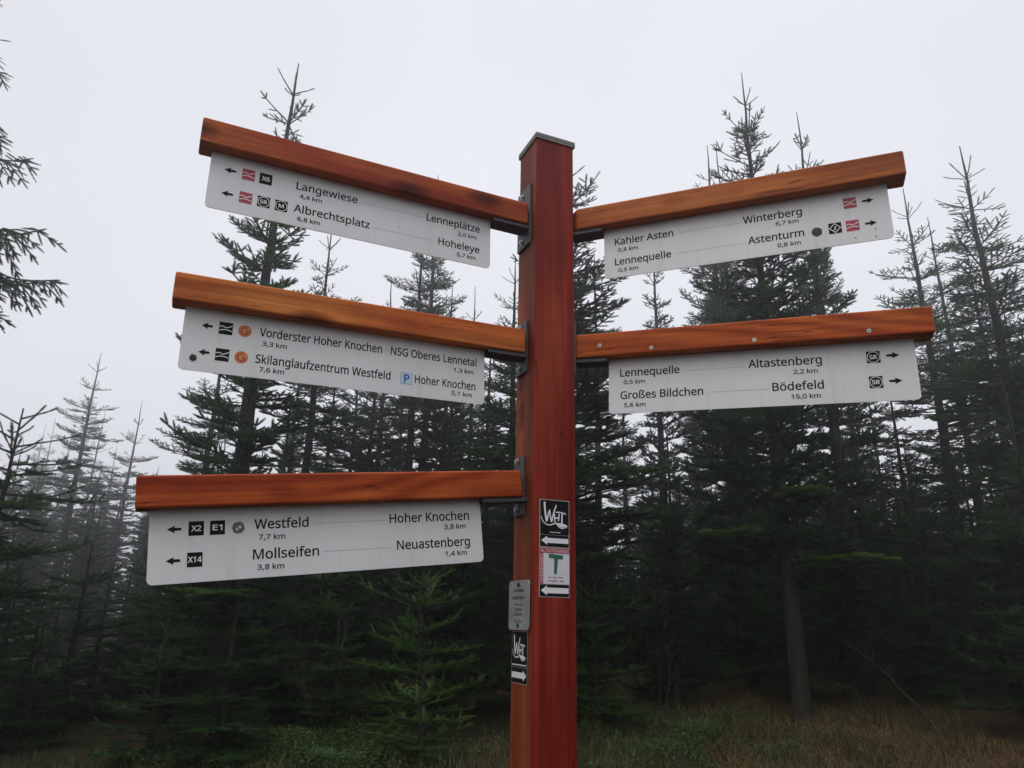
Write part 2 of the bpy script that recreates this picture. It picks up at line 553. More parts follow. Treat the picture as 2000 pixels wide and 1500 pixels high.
# letter outlines (units per advance), plain humanist sans
GLYPHS = {
    ',': (215, ['154,84 146,55 136,23 124,-10 111,-42 98,-74 85,-103 33,-103 41,-72 49,-38 56,-3 63,31 68,63 73,93 148,93']),
    '.': (215, ['58,43 61,69 72,85 88,94 107,97 126,94 142,85 153,69 157,43 153,18 142,2 126,-8 107,-11 88,-8 72,2 61,18']),
    '0': (459, ['419,287 417,221 409,163 395,112 376,70 349,37 316,12 276,-3 229,-8 170,1 122,27 86,70 60,129 44,201 39,287 44,373 58,446 83,504 119,547 167,573 229,581 287,573 335,547 372,504 399,446 414,373', '110,287 113,215 121,156 137,111 159,78 190,59 229,52 268,59 298,78 320,110 336,156 345,215 348,287 345,359 336,417 320,463 298,495 268,515 229,521 190,515 159,495 137,463 121,417 113,359']),
    '1': (459, ['285,0 216,0 216,400 216,422 216,439 217,455 217,470 218,484 219,499 207,487 196,477 184,467 169,455 108,405 71,452 226,573 285,573']),
    '2': (459, ['417,0 38,0 38,59 188,210 228,251 261,287 287,320 306,353 318,387 322,424 315,466 294,496 261,514 221,520 181,517 147,506 115,489 83,466 45,513 68,531 94,548 122,561 153,572 186,578 221,581 270,576 313,562 347,540 372,510 388,472 394,428 389,385 375,344 353,305 324,267 288,227 247,185 128,67 128,64 417,64']),
    '3': (459, ['395,439 392,403 381,372 363,347 340,326 310,311 277,302 277,298 337,283 379,255 405,214 413,163 407,116 390,74 360,40 318,14 263,-3 193,-8 150,-6 110,-1 72,8 36,23 36,89 74,73 114,61 155,54 194,51 260,59 305,81 331,117 339,164 335,197 320,223 297,242 265,255 226,263 179,265 123,265 123,326 180,326 223,329 259,339 286,356 307,377 319,404 323,434 316,471 295,498 262,516 219,521 190,520 164,515 140,508 117,498 96,487 75,473 39,521 73,544 115,563 163,576 218,581 296,571 352,540 384,495']),
    '4': (459, ['443,130 359,130 359,0 291,0 291,130 17,130 17,190 286,576 359,576 359,193 443,193', '291,374 291,394 291,412 292,429 293,444 293,459 294,474 294,487 295,500 292,500 285,485 276,468 266,451 257,438 86,193 291,193']),
    '5': (459, ['221,351 275,346 322,331 361,307 389,274 407,232 413,183 407,128 387,81 356,43 314,15 261,-2 199,-8 156,-6 116,0 80,10 51,23 51,90 82,74 121,62 161,55 200,52 239,55 274,65 302,82 323,106 336,137 341,176 332,225 306,262 262,284 197,292 173,291 146,288 120,284 99,280 64,302 86,573 373,573 373,508 146,508 132,342 148,345 169,348 194,350']),
    '6': (459, ['44,245 46,294 51,342 60,389 75,433 95,474 121,510 155,539 196,562 246,576 306,581 324,580 344,579 362,577 377,573 377,513 362,517 344,520 326,522 308,523 257,518 216,504 183,483 158,454 139,419 127,380 119,337 115,291 119,291 133,309 150,326 170,339 194,350 223,356 255,358 302,353 342,338 375,313 400,279 416,236 421,184 415,129 399,82 372,44 336,15 291,-2 239,-8 199,-4 163,7 130,26 101,54 77,89 59,133 48,185', '238,51 284,59 320,84 343,125 351,184 344,233 324,271 289,295 241,303 205,299 175,287 150,270 131,248 119,223 115,198 117,172 123,146 133,121 146,99 164,79 185,64 210,55']),
    '7': (459, ['109,0 344,508 35,508 35,573 419,573 419,518 187,0']),
    '8': (459, ['229,581 276,577 318,565 352,546 378,519 395,485 400,443 396,411 385,383 368,359 346,338 320,319 291,303 325,285 355,265 381,242 401,216 414,185 419,148 413,104 395,65 367,34 330,11 284,-3 231,-8 174,-3 126,10 89,33 61,63 45,101 39,146 43,183 56,214 75,241 99,264 128,283 158,299 131,316 107,336 87,358 71,383 61,411 58,444 63,485 80,518 107,545 141,565 182,577', '108,145 116,107 138,76 176,55 229,48 281,55 319,76 342,108 350,148 346,174 335,197 317,217 293,235 264,251 229,265 217,270 184,254 157,237 136,219 121,197 111,173', '228,524 188,518 155,502 134,476 127,441 130,414 141,391 157,373 179,357 204,344 232,330 258,343 282,357 302,373 317,392 327,414 330,441 323,476 302,502 270,518']),
    '9': (459, ['417,328 415,279 410,231 401,183 387,139 366,99 340,63 306,33 265,11 214,-3 154,-8 137,-8 117,-6 97,-4 82,0 82,60 97,56 115,53 134,50 152,50 204,54 245,68 278,90 303,118 322,153 334,192 342,235 346,281 341,281 327,263 310,247 290,233 266,223 237,216 204,214 158,219 118,235 85,260 61,294 45,336 40,387 46,443 63,491 90,529 127,557 171,575 223,581 262,577 299,565 332,545 361,518 384,483 402,439 413,388', '223,521 178,513 142,488 118,447 110,388 117,339 137,301 171,277 220,269 256,273 286,285 311,303 330,325 342,349 346,374 344,400 338,426 328,451 315,474 298,493 277,508 252,518']),
    'A': (512, ['437,0 368,177 141,177 73,0 0,0 224,575 289,575 512,0', '282,415 279,424 274,438 269,455 263,473 259,489 255,500 251,484 247,468 242,452 238,438 234,425 230,415 165,241 346,241']),
    'B': (521, ['241,573 336,565 404,541 445,497 459,431 456,399 446,371 431,347 409,328 382,313 350,304 350,300 384,292 415,279 441,261 461,236 474,203 478,163 472,115 454,74 425,42 385,19 337,5 279,0 78,0 78,573', '256,329 318,335 357,352 377,382 384,423 376,463 351,490 308,506 245,511 150,511 150,329', '150,269 150,61 265,61 330,68 371,91 394,125 401,168 398,197 388,221 370,241 344,256 307,266 260,269']),
    'E': (446, ['398,0 78,0 78,573 398,573 398,509 150,509 150,330 383,330 383,268 150,268 150,63 398,63']),
    'G': (584, ['326,302 524,302 524,22 478,8 431,-1 380,-6 323,-8 241,1 173,28 120,71 81,130 57,202 49,286 58,370 84,442 127,500 186,544 259,571 346,581 392,578 437,572 478,561 516,547 489,484 457,497 421,508 382,515 342,517 278,510 225,489 181,455 150,409 131,353 124,286 130,222 146,166 175,119 216,84 270,62 340,55 375,56 404,59 429,63 452,68 452,238 326,238']),
    'H': (594, ['516,0 443,0 443,267 150,267 150,0 78,0 78,573 150,573 150,330 443,330 443,573 516,573']),
    'K': (496, ['496,0 411,0 209,273 150,222 150,0 78,0 78,573 150,573 150,290 174,318 199,345 224,372 249,399 403,573 488,573 261,323']),
    'L': (420, ['78,0 78,573 150,573 150,64 400,64 400,0']),
    'M': (727, ['330,0 142,502 139,502 140,484 142,461 143,435 144,407 144,377 144,347 144,0 78,0 78,573 184,573 361,103 364,103 544,573 650,573 650,0 578,0 578,352 578,380 579,408 580,435 581,460 583,482 584,501 581,501 390,0']),
    'N': (609, ['532,0 447,0 141,476 138,476 139,455 141,432 142,406 143,378 144,349 144,320 144,0 78,0 78,573 161,573 467,99 470,99 469,115 468,137 467,164 466,193 465,223 464,249 464,573 532,573']),
    'O': (626, ['577,287 573,224 561,166 540,116 510,73 473,38 428,13 375,-3 314,-8 251,-3 196,13 151,39 114,73 85,116 65,167 53,224 49,288 56,370 78,442 114,500 166,545 232,572 314,581 393,572 459,545 510,501 547,442 570,370', '125,287 130,220 145,163 171,117 207,83 255,62 314,55 373,62 420,83 456,117 481,163 496,220 501,287 490,384 456,457 398,503 314,518 255,511 207,490 171,457 145,411 130,354']),
    'P': (485, ['229,573 326,562 393,528 431,475 444,404 441,370 433,336 417,306 395,278 364,255 324,238 275,227 216,223 150,223 150,0 78,0 78,573', '223,511 150,511 150,285 208,285 258,288 298,296 330,311 352,334 365,363 370,401 361,449 334,484 289,504']),
    'R': (499, ['236,573 301,568 353,555 393,532 422,500 439,460 444,410 440,368 427,334 408,306 385,285 358,269 330,257 487,0 403,0 264,237 150,237 150,0 78,0 78,573', '232,510 150,510 150,298 236,298 296,304 338,325 362,359 370,407 366,440 355,467 336,486 310,500 275,507']),
    'S': (440, ['403,153 396,106 378,66 348,35 307,11 257,-3 198,-8 167,-7 137,-5 109,-1 83,4 61,11 41,19 41,88 73,76 113,65 156,57 201,55 240,57 273,66 298,79 316,98 327,120 330,147 327,173 318,194 302,213 277,230 242,247 196,265 161,279 131,294 106,311 85,330 69,351 57,375 50,403 48,435 54,477 71,513 99,542 136,563 180,576 231,581 276,578 318,572 355,562 389,549 366,487 336,499 302,508 266,515 229,517 196,515 169,507 148,494 133,478 124,457 121,434 124,407 133,386 149,367 172,351 204,335 246,318 293,299 332,279 362,255 385,228 398,194']),
    'T': (446, ['259,0 187,0 187,509 8,509 8,573 437,573 437,509 259,509']),
    'U': (586, ['513,202 507,146 489,95 459,52 416,20 360,-1 290,-8 196,7 128,50 86,118 72,204 72,573 144,573 144,201 154,139 182,93 228,64 294,55 342,59 379,73 407,96 427,126 438,161 442,202 442,573 513,573']),
    'V': (481, ['481,573 277,0 204,0 0,573 75,573 204,205 213,182 220,160 226,139 231,119 236,100 241,80 245,100 250,119 255,140 262,161 269,183 277,207 405,573']),
    'W': (746, ['735,573 583,0 510,0 399,375 394,392 389,410 384,427 380,443 376,458 373,471 371,481 370,488 369,481 367,471 364,458 361,443 357,427 352,409 348,391 342,373 234,0 161,0 10,573 85,573 174,223 179,205 183,186 187,169 190,151 194,134 196,118 199,102 201,87 204,103 206,119 210,137 213,154 218,173 222,191 227,209 232,227 333,573 407,573 512,225 518,206 523,187 527,169 532,151 535,133 538,117 541,101 544,87 547,107 550,129 555,151 560,175 566,199 572,224 660,573']),
    'X': (470, ['467,0 385,0 233,249 79,0 3,0 193,298 15,573 95,573 236,348 377,573 453,573 276,300']),
    'a': (450, ['231,437 299,428 347,403 376,358 385,293 385,0 334,0 320,61 317,61 298,40 279,22 258,9 234,-1 206,-6 172,-8 136,-5 103,6 75,23 55,48 41,80 37,119 50,176 87,219 152,245 243,257 316,259 316,285 310,330 293,359 265,375 227,380 194,378 163,370 133,359 106,347 84,400 115,414 151,426 190,434', '252,208 184,200 141,182 118,155 110,119 115,87 132,66 157,53 188,49 238,56 279,79 306,117 315,172 315,210']),
    'b': (493, ['139,461 138,435 138,410 136,389 135,373 139,373 161,398 189,419 226,432 272,437 344,423 401,381 437,312 449,215 444,147 427,91 400,48 365,17 322,-2 272,-8 226,-3 189,10 161,31 139,55 133,55 119,0 68,0 68,609 139,609', '260,379 219,374 188,361 165,339 150,308 142,268 139,217 139,214 145,144 165,93 202,61 261,51 312,61 348,93 369,145 376,216 369,287 348,338 311,368']),
    'c': (385, ['241,-8 187,-2 139,15 99,45 69,87 50,143 44,213 51,284 71,342 102,385 142,415 191,432 245,438 278,436 309,431 336,424 358,415 337,356 316,363 292,370 267,374 244,376 204,371 172,358 148,335 131,303 120,263 117,213 120,166 131,126 148,94 172,71 202,58 240,53 273,55 302,60 328,68 351,78 351,15 328,5 304,-2 275,-7']),
    'd': (493, ['221,-8 148,6 92,48 56,117 44,214 56,311 93,381 149,424 221,438 253,436 280,429 303,420 323,407 340,391 354,374 359,374 358,387 356,405 355,424 354,438 354,609 425,609 425,0 368,0 358,58 354,58 340,40 323,24 303,11 279,1 252,-6', '232,51 290,60 328,88 348,135 355,200 355,213 349,284 329,336 291,369 231,379 181,368 146,334 124,281 117,213 124,144 146,93 181,61']),
    'e': (452, ['234,438 286,432 329,414 364,385 390,346 406,299 411,244 411,201 117,201 127,137 154,90 197,62 254,52 293,54 327,60 359,69 392,82 392,20 359,8 327,-1 292,-6 251,-8 194,-2 143,17 101,48 70,91 51,146 44,212 50,277 68,333 96,378 134,411 181,431', '233,380 188,372 154,348 130,309 119,257 338,257 335,292 326,322 312,346 292,364 266,376']),
    'f': (276, ['266,375 158,375 158,0 87,0 87,375 12,375 12,408 87,432 87,457 92,507 104,547 124,577 152,597 186,609 227,613 252,612 274,609 294,604 310,599 292,544 278,548 262,552 245,555 228,556 197,550 175,532 162,502 158,458 158,430 266,430']),
    'g': (493, ['221,438 261,434 297,422 329,402 355,373 359,373 369,430 425,430 425,-7 420,-63 404,-109 378,-146 341,-172 293,-187 233,-192 188,-191 147,-186 110,-177 78,-165 78,-100 111,-114 149,-125 191,-132 237,-134 286,-126 324,-101 347,-63 355,-13 355,4 355,16 356,32 357,47 358,57 354,57 329,28 299,8 263,-4 221,-8 147,7 91,51 56,121 44,214 56,306 91,377 147,423', '230,379 197,374 169,359 147,336 130,303 120,262 117,213 124,143 146,92 182,60 232,50 262,52 288,58 309,69 326,85 340,105 349,131 354,161 356,197 356,214 353,267 343,309 326,340 302,362 270,374']),
    'h': (496, ['139,431 138,415 138,399 136,384 135,370 140,370 155,391 174,407 196,420 221,429 247,435 273,437 321,433 360,421 391,400 413,370 426,330 431,280 431,0 361,0 361,275 355,321 338,353 308,372 265,379 222,374 189,360 166,338 150,308 142,269 139,222 139,0 68,0 68,609 139,609']),
    'i': (207, ['139,430 139,0 68,0 68,430', '104,591 119,588 133,580 142,566 145,546 142,526 133,512 119,504 104,501 88,504 75,512 66,526 63,546 66,566 75,580 88,588']),
    'k': (428, ['138,291 138,276 137,257 136,238 135,221 138,221 144,229 152,240 162,252 172,264 181,276 189,285 326,430 409,430 235,246 421,0 336,0 187,200 138,158 138,0 68,0 68,609 138,609']),
    'l': (207, ['139,0 68,0 68,609 139,609']),
    'm': (750, ['540,438 603,429 649,401 676,352 685,280 685,0 615,0 615,277 610,321 594,353 567,372 528,379 474,369 438,342 418,298 411,237 411,0 342,0 342,277 339,308 332,333 320,353 303,367 281,376 253,379 215,374 185,360 164,338 150,308 141,269 139,223 139,0 68,0 68,430 125,430 136,371 140,371 155,392 173,409 194,422 217,431 241,436 266,438 312,433 349,420 378,398 398,366 402,366 427,398 461,420 499,433']),
    'n': (496, ['275,438 343,429 391,401 421,352 431,280 431,0 361,0 361,275 355,321 338,353 308,372 265,379 204,368 166,338 146,289 139,223 139,0 68,0 68,430 125,430 136,371 140,371 156,392 175,409 198,422 222,431 248,436']),
    'o': (485, ['442,216 438,165 428,121 411,82 388,51 359,25 324,7 285,-4 241,-8 200,-4 163,7 129,25 100,51 77,82 59,121 48,165 44,216 50,282 68,336 97,380 137,412 186,431 244,438 299,431 347,412 387,380 417,336 436,282', '117,216 120,169 130,128 147,95 172,71 203,56 243,51 282,56 314,71 339,95 356,128 366,169 369,216 365,263 355,303 338,335 314,359 282,374 242,379 185,368 147,335 124,284']),
    'p': (493, ['273,438 344,424 401,383 437,313 449,216 444,148 427,93 401,49 365,17 322,-2 272,-8 241,-6 213,1 190,11 170,24 153,38 139,55 134,55 136,39 137,20 138,1 139,-16 139,-192 68,-192 68,430 126,430 136,371 139,371 153,389 170,405 189,419 213,429 240,436', '260,379 221,374 190,362 167,342 152,313 142,275 139,229 139,216 142,167 150,126 165,93 188,70 220,55 261,51 297,56 326,72 348,98 364,131 373,171 376,217 369,283 348,334 311,367']),
    'q': (493, ['354,-9 355,7 355,25 356,43 358,58 354,58 332,32 303,11 266,-3 219,-8 148,6 93,48 56,117 44,214 50,282 67,338 93,381 129,413 172,432 221,438 267,433 304,419 333,397 355,371 358,371 369,430 425,430 425,-192 354,-192', '233,51 272,55 304,67 327,87 342,116 352,153 355,199 355,213 348,285 328,337 290,369 231,379 181,368 145,334 124,281 117,213 124,145 146,93 182,61']),
    'r': (331, ['269,438 281,438 295,437 308,435 319,433 310,368 299,370 287,372 275,373 264,374 240,371 217,363 195,351 176,334 161,313 149,289 141,261 139,229 139,0 68,0 68,430 126,430 134,351 137,351 152,374 170,395 191,413 214,426 240,435']),
    's': (384, ['348,119 343,80 327,49 302,24 268,6 226,-4 176,-8 135,-6 99,-1 68,8 42,19 42,83 70,71 104,60 141,52 178,49 224,53 256,66 274,86 280,112 278,128 271,141 259,154 239,167 212,180 174,196 135,212 103,228 76,245 57,266 45,292 41,324 52,372 85,408 137,430 202,438 240,436 275,430 308,421 339,409 315,353 287,363 258,372 228,378 197,380 159,377 131,366 114,350 108,328 111,312 119,298 133,286 154,274 182,261 219,246 257,231 289,215 314,197 333,176 344,150']),
    't': (289, ['212,50 228,50 245,53 260,55 272,59 272,5 258,0 240,-4 219,-7 200,-8 167,-5 138,4 112,20 91,44 78,79 74,125 74,375 13,375 13,409 75,437 103,528 144,528 144,430 269,430 269,375 144,375 144,127 149,93 163,69 185,54']),
    'u': (496, ['427,430 427,0 370,0 359,57 356,57 340,36 321,20 298,8 273,-1 247,-6 220,-8 173,-4 134,8 103,29 81,59 68,99 63,148 63,430 135,430 135,153 141,108 158,76 188,57 230,51 273,55 306,69 330,91 345,121 354,160 357,206 357,430']),
    'w': (630, ['346,243 341,260 336,276 331,292 328,308 324,322 321,335 318,347 316,357 313,357 311,347 308,335 305,322 302,307 298,292 294,275 289,259 284,242 207,1 127,1 9,431 82,431 141,201 147,178 153,154 158,131 163,109 167,90 169,73 172,73 175,84 178,97 181,112 185,128 189,144 193,160 197,175 201,188 277,431 354,431 428,188 434,169 440,149 446,129 451,109 455,90 457,74 460,74 463,89 466,108 471,129 477,153 483,177 489,201 549,431 621,431 502,1 419,1']),
    'y': (409, ['1,430 76,430 169,185 177,164 184,144 191,124 196,105 201,86 205,68 209,68 215,91 224,121 234,153 245,186 333,430 409,430 224,-59 207,-97 188,-130 165,-156 138,-176 106,-188 67,-192 49,-192 34,-190 20,-188 9,-186 9,-130 19,-132 30,-133 43,-134 56,-135 79,-132 99,-126 116,-114 130,-99 142,-80 152,-59 174,-2']),
    'z': (377, ['346,0 31,0 31,47 262,375 45,375 45,430 340,430 340,377 112,55 346,55']),
    'ß': (506, ['419,495 416,469 407,447 395,428 379,411 362,396 346,383 330,370 318,357 309,344 306,330 308,320 312,311 319,302 332,291 351,277 377,259 404,240 427,221 445,200 459,178 467,153 470,123 465,81 451,48 429,23 399,6 362,-5 321,-8 285,-6 254,-1 227,8 204,19 204,83 219,75 237,67 256,59 276,54 297,50 318,49 356,54 382,67 396,89 401,118 399,136 394,152 385,167 371,181 351,197 326,214 296,235 273,253 257,270 246,288 240,306 238,326 241,349 249,369 261,385 276,400 293,413 309,426 324,439 336,454 345,471 347,491 340,520 319,540 286,551 245,555 218,553 193,547 171,537 154,521 142,499 139,468 139,0 68,0 68,468 74,517 91,554 119,581 155,599 197,610 245,613 294,610 336,600 371,584 397,561 413,531']),
    'ä': (450, ['231,437 299,428 347,403 376,358 385,293 385,0 334,0 320,61 317,61 298,40 279,22 258,9 234,-1 206,-6 172,-8 136,-5 103,6 75,23 55,48 41,80 37,119 50,176 87,219 152,245 243,257 316,259 316,285 310,330 293,359 265,375 227,380 194,378 163,370 133,359 106,347 84,400 115,414 151,426 190,434', '252,208 184,200 141,182 118,155 110,119 115,87 132,66 157,53 188,49 238,56 279,79 306,117 315,172 315,210', '113,546 116,564 124,576 137,583 151,585 165,583 177,576 186,564 188,546 186,529 177,516 165,509 151,506 137,509 124,516 116,529', '264,546 267,564 275,576 287,583 301,585 315,583 327,576 336,564 338,546 336,529 327,516 315,509 301,506 287,509 275,516 267,529']),
    'ö': (485, ['442,216 438,165 428,121 411,82 388,51 359,25 324,7 285,-4 241,-8 200,-4 163,7 129,25 100,51 77,82 59,121 48,165 44,216 50,282 68,336 97,380 137,412 186,431 244,438 299,431 347,412 387,380 417,336 436,282', '117,216 120,169 130,128 147,95 172,71 203,56 243,51 282,56 314,71 339,95 356,128 366,169 369,216 365,263 355,303 338,335 314,359 282,374 242,379 185,368 147,335 124,284', '131,546 134,564 142,576 154,583 168,585 183,583 195,576 203,564 206,546 203,529 195,516 183,509 168,506 154,509 142,516 134,529', '281,546 284,564 292,576 304,583 318,585 333,583 345,576 353,564 356,546 353,529 345,516 333,509 318,506 304,509 292,516 284,529']),
    'ü': (496, ['427,430 427,0 370,0 359,57 356,57 340,36 321,20 298,8 273,-1 247,-6 220,-8 173,-4 134,8 103,29 81,59 68,99 63,148 63,430 135,430 135,153 141,108 158,76 188,57 230,51 273,55 306,69 330,91 345,121 354,160 357,206 357,430', '136,546 138,564 147,576 159,583 173,585 187,583 200,576 208,564 211,546 208,529 200,516 187,509 173,506 159,509 147,516 138,529', '286,546 289,564 297,576 309,583 323,585 337,583 350,576 358,564 361,546 358,529 350,516 337,509 323,506 309,509 297,516 289,529']),
    ' ': (209, [])}

from mathutils.geometry import tessellate_polygon
_tcache = {}


def _inside(p, poly):
    r_ = False
    for k in range(len(poly)):
        (x1, y1), (x2, y2) = poly[k - 1], poly[k]
        if (y1 > p[1]) != (y2 > p[1]) and p[0] < (x2 - x1) * (p[1] - y1) / (y2 - y1) + x1: r_ = not r_
    return r_


def glyph(ch, bold):
    """filled outline of one letter, its weight raised by moving the outline outwards"""
    key = (ch, bold)
    if key in _tcache: return _tcache[key]
    loops = [[tuple(float(q) for q in p.split(',')) for p in l.split()] for l in GLYPHS[ch][1]]
    for a, L_ in enumerate(loops):
        q = []
        for p in L_:
            if not q or math.hypot(p[0] - q[-1][0], p[1] - q[-1][1]) > 11: q.append(p)
        loops[a] = q
    out, holes = [], []
    for a, L_ in enumerate(loops):
        hole = sum(_inside(L_[0], M_) for b_, M_ in enumerate(loops) if b_ != a) % 2 == 1
        area = sum(L_[k - 1][0] * L_[k][1] - L_[k][0] * L_[k - 1][1] for k in range(len(L_)))
        if (area > 0) == hole: L_ = L_[::-1]
        loops[a] = L_
        n = len(L_); q = []
        for k in range(n):
            p0, p1, p2 = L_[k - 1], L_[k], L_[(k + 1) % n]
            d1 = Vector((p1[0] - p0[0], p1[1] - p0[1])).normalized(); d2 = Vector((p2[0] - p1[0], p2[1] - p1[1])).normalized()
            n1, n2 = Vector((d1.y, -d1.x)), Vector((d2.y, -d2.x))
            m_ = n1 + n2
            m_ = n1 if m_.length < .2 else m_ / max(.45, m_.length_squared / 2)
            q.append((p1[0] + m_.x * bold, p1[1] + m_.y * bold))
        out.append(q); holes.append(hole)
    pts, fs = [], []
    for a, q in enumerate(out):
        if holes[a]: continue
        ids = [a] + [b_ for b_ in range(len(out)) if holes[b_] and _inside(loops[b_][0], loops[a])]
        flat = [p for i in ids for p in out[i]]
        # triangulate the drawn outline, then let its corners take the heavier positions
        for t_ in tessellate_polygon([[Vector((x, y, 0)) for x, y in loops[i]] for i in ids]):
            (ax, ay), (bx, by), (cx, cy) = (flat[i] for i in t_)
            if (bx - ax) * (cy - ay) - (cx - ax) * (by - ay) < 0: t_ = t_[::-1]
            fs.append([i + len(pts) for i in t_])
        pts += flat
    _tcache[key] = (pts, fs)
    return pts, fs


def text_mesh(s, bold=0.0):
    vs, fs, x = [], [], 0.0
    for ch in s:
        if ch != ' ':
            p, f = glyph(ch, bold)
            k = len(vs)
            vs += [(a + x, b_) for a, b_ in p]; fs += [[i + k for i in t_] for t_ in f]
        x += GLYPHS[ch][0]
    return np.array(vs), fs


_h, _ = text_mesh("H")
CAP = _h[:, 1].max()


def waves(P, x, y, s, base):
    P.rect(x, y, x + s, y + s, base, 0)
    f = lambda pts: [(x + a * s, y + (1 - b_) * s) for a, b_ in pts]
    P.stroke(f([(.04, .40), (.14, .35), (.25, .33), (.36, .38), (.46, .435), (.56, .435), (.68, .39), (.82, .32), (.96, .24)]), s * .07, M_white, 1)
    P.stroke(f([(.04, .73), (.16, .66), (.32, .615), (.50, .60), (.70, .635), (.96, .70)]), s * .07, M_white, 1)


def icon(kind, x, y, s):
    """route marker square, lower left corner (x, y), edge s"""
    P = Print()
    if kind == 'red': waves(P, x, y, s, M_red)
    elif kind == 'blk': waves(P, x, y, s, M_black)
    elif kind in ('X2', 'E1', 'X6', 'X14'):
        P.rect(x, y, x + s, y + s, M_black, 0)
        w = s * (0.90 if kind == 'X14' else 0.66)
        P.text(kind, x + (s - w) / 2, y + s * .32, w, s * .38, M_white, 1, 22)
    elif kind in ('SR', 'M'):
        P.rect(x, y, x + s, y + s, M_black, 0)
        P.ring(x + s / 2, y + s / 2, s * .42, s * .475, M_white, 1)
        w = s * (.58 if kind == 'SR' else .42)
        P.text(kind, x + (s - w) / 2, y + s * .34, w, s * .33, M_white, 1, 22)
    elif kind == 'dia':
        P.rect(x, y, x + s, y + s, M_black, 0)
        c = (x + s / 2, y + s / 2)
        ro, ri = s * .47, s * .38
        po = [(c[0] + ro, c[1]), (c[0], c[1] + ro), (c[0] - ro, c[1]), (c[0], c[1] - ro)]
        pi_ = [(c[0] + ri, c[1]), (c[0], c[1] + ri), (c[0] - ri, c[1]), (c[0], c[1] - ri)]
        for k in range(4): P.poly([po[k], po[(k + 1) % 4], pi_[(k + 1) % 4], pi_[k]], M_white, 1)
        f = lambda pts: [(x + a * s, y + (1 - b_) * s) for a, b_ in pts]
        P.stroke(f([(.56, .33), (.50, .40), (.47, .52), (.45, .60), (.40, .66), (.50, .66), (.60, .61)]), s * .06, M_white, 1)
        P.stroke(f([(.56, .33), (.60, .40), (.50, .50)]), s * .045, M_white, 1)
    elif kind == 'G':
        c = (x + s / 2, y + s / 2)
        P.disc(c[0], c[1], s * .50, M_orange, 0)
        P.ring(c[0], c[1], s * .40, s * .455, M_rust, 1)
        pts = [(c[0] + s * .27 * math.cos(R(a)), c[1] + s * .27 * math.sin(R(a))) for a in range(50, 350, 20)]
        P.stroke(pts, s * .13, M_rust, 1, s * .17)
        P.rect(c[0], c[1] - s * .06, c[0] + s * .32, c[1] + s * .06, M_rust, 2)
        P.rect(c[0] + s * .18, c[1] - s * .26, c[0] + s * .30, c[1] - s * .061, M_rust, 2)
    elif kind == 'P':
        P.rect(x, y, x + s, y + s, M_blue, 0)
        P.rect(x + s * .03, y + s * .03, x + s * .97, y + s * .97, M_pale, 1)
        P.text("P", x + s * .27, y + s * .17, s * .5, s * .66, M_blue, 2, 30)
    return P


def arrow(x0, x1, y, h, left=True):
    P = Print()
    w = x1 - x0
    pts = [(0, .5), (.56, 1), (.52, .70), (1, .66), (1, .34), (.52, .30), (.56, 0)]
    pts = [(a, b_) for a, b_ in pts]
    q = [((x0 + a * w) if left else (x1 - a * w), y - h / 2 + b_ * h) for a, b_ in pts]
    if not left: q.reverse()
    # split so that no face is concave
    P.poly([q[0], q[1], q[2], q[5], q[6]] if left else [q[6], q[5], q[4], q[1], q[0]], M_black, 0)
    P.poly([q[2], q[3], q[4], q[5]] if left else [q[4], q[3], q[2], q[1]], M_black, 0)
    return P


# ------------------------------------------------------------------ the five arms
H_, D_, PH_ = 0.0784, 0.0752, 0.1746
KM, CAPN, CAPK = 0.0647, 0.0237, 0.0126
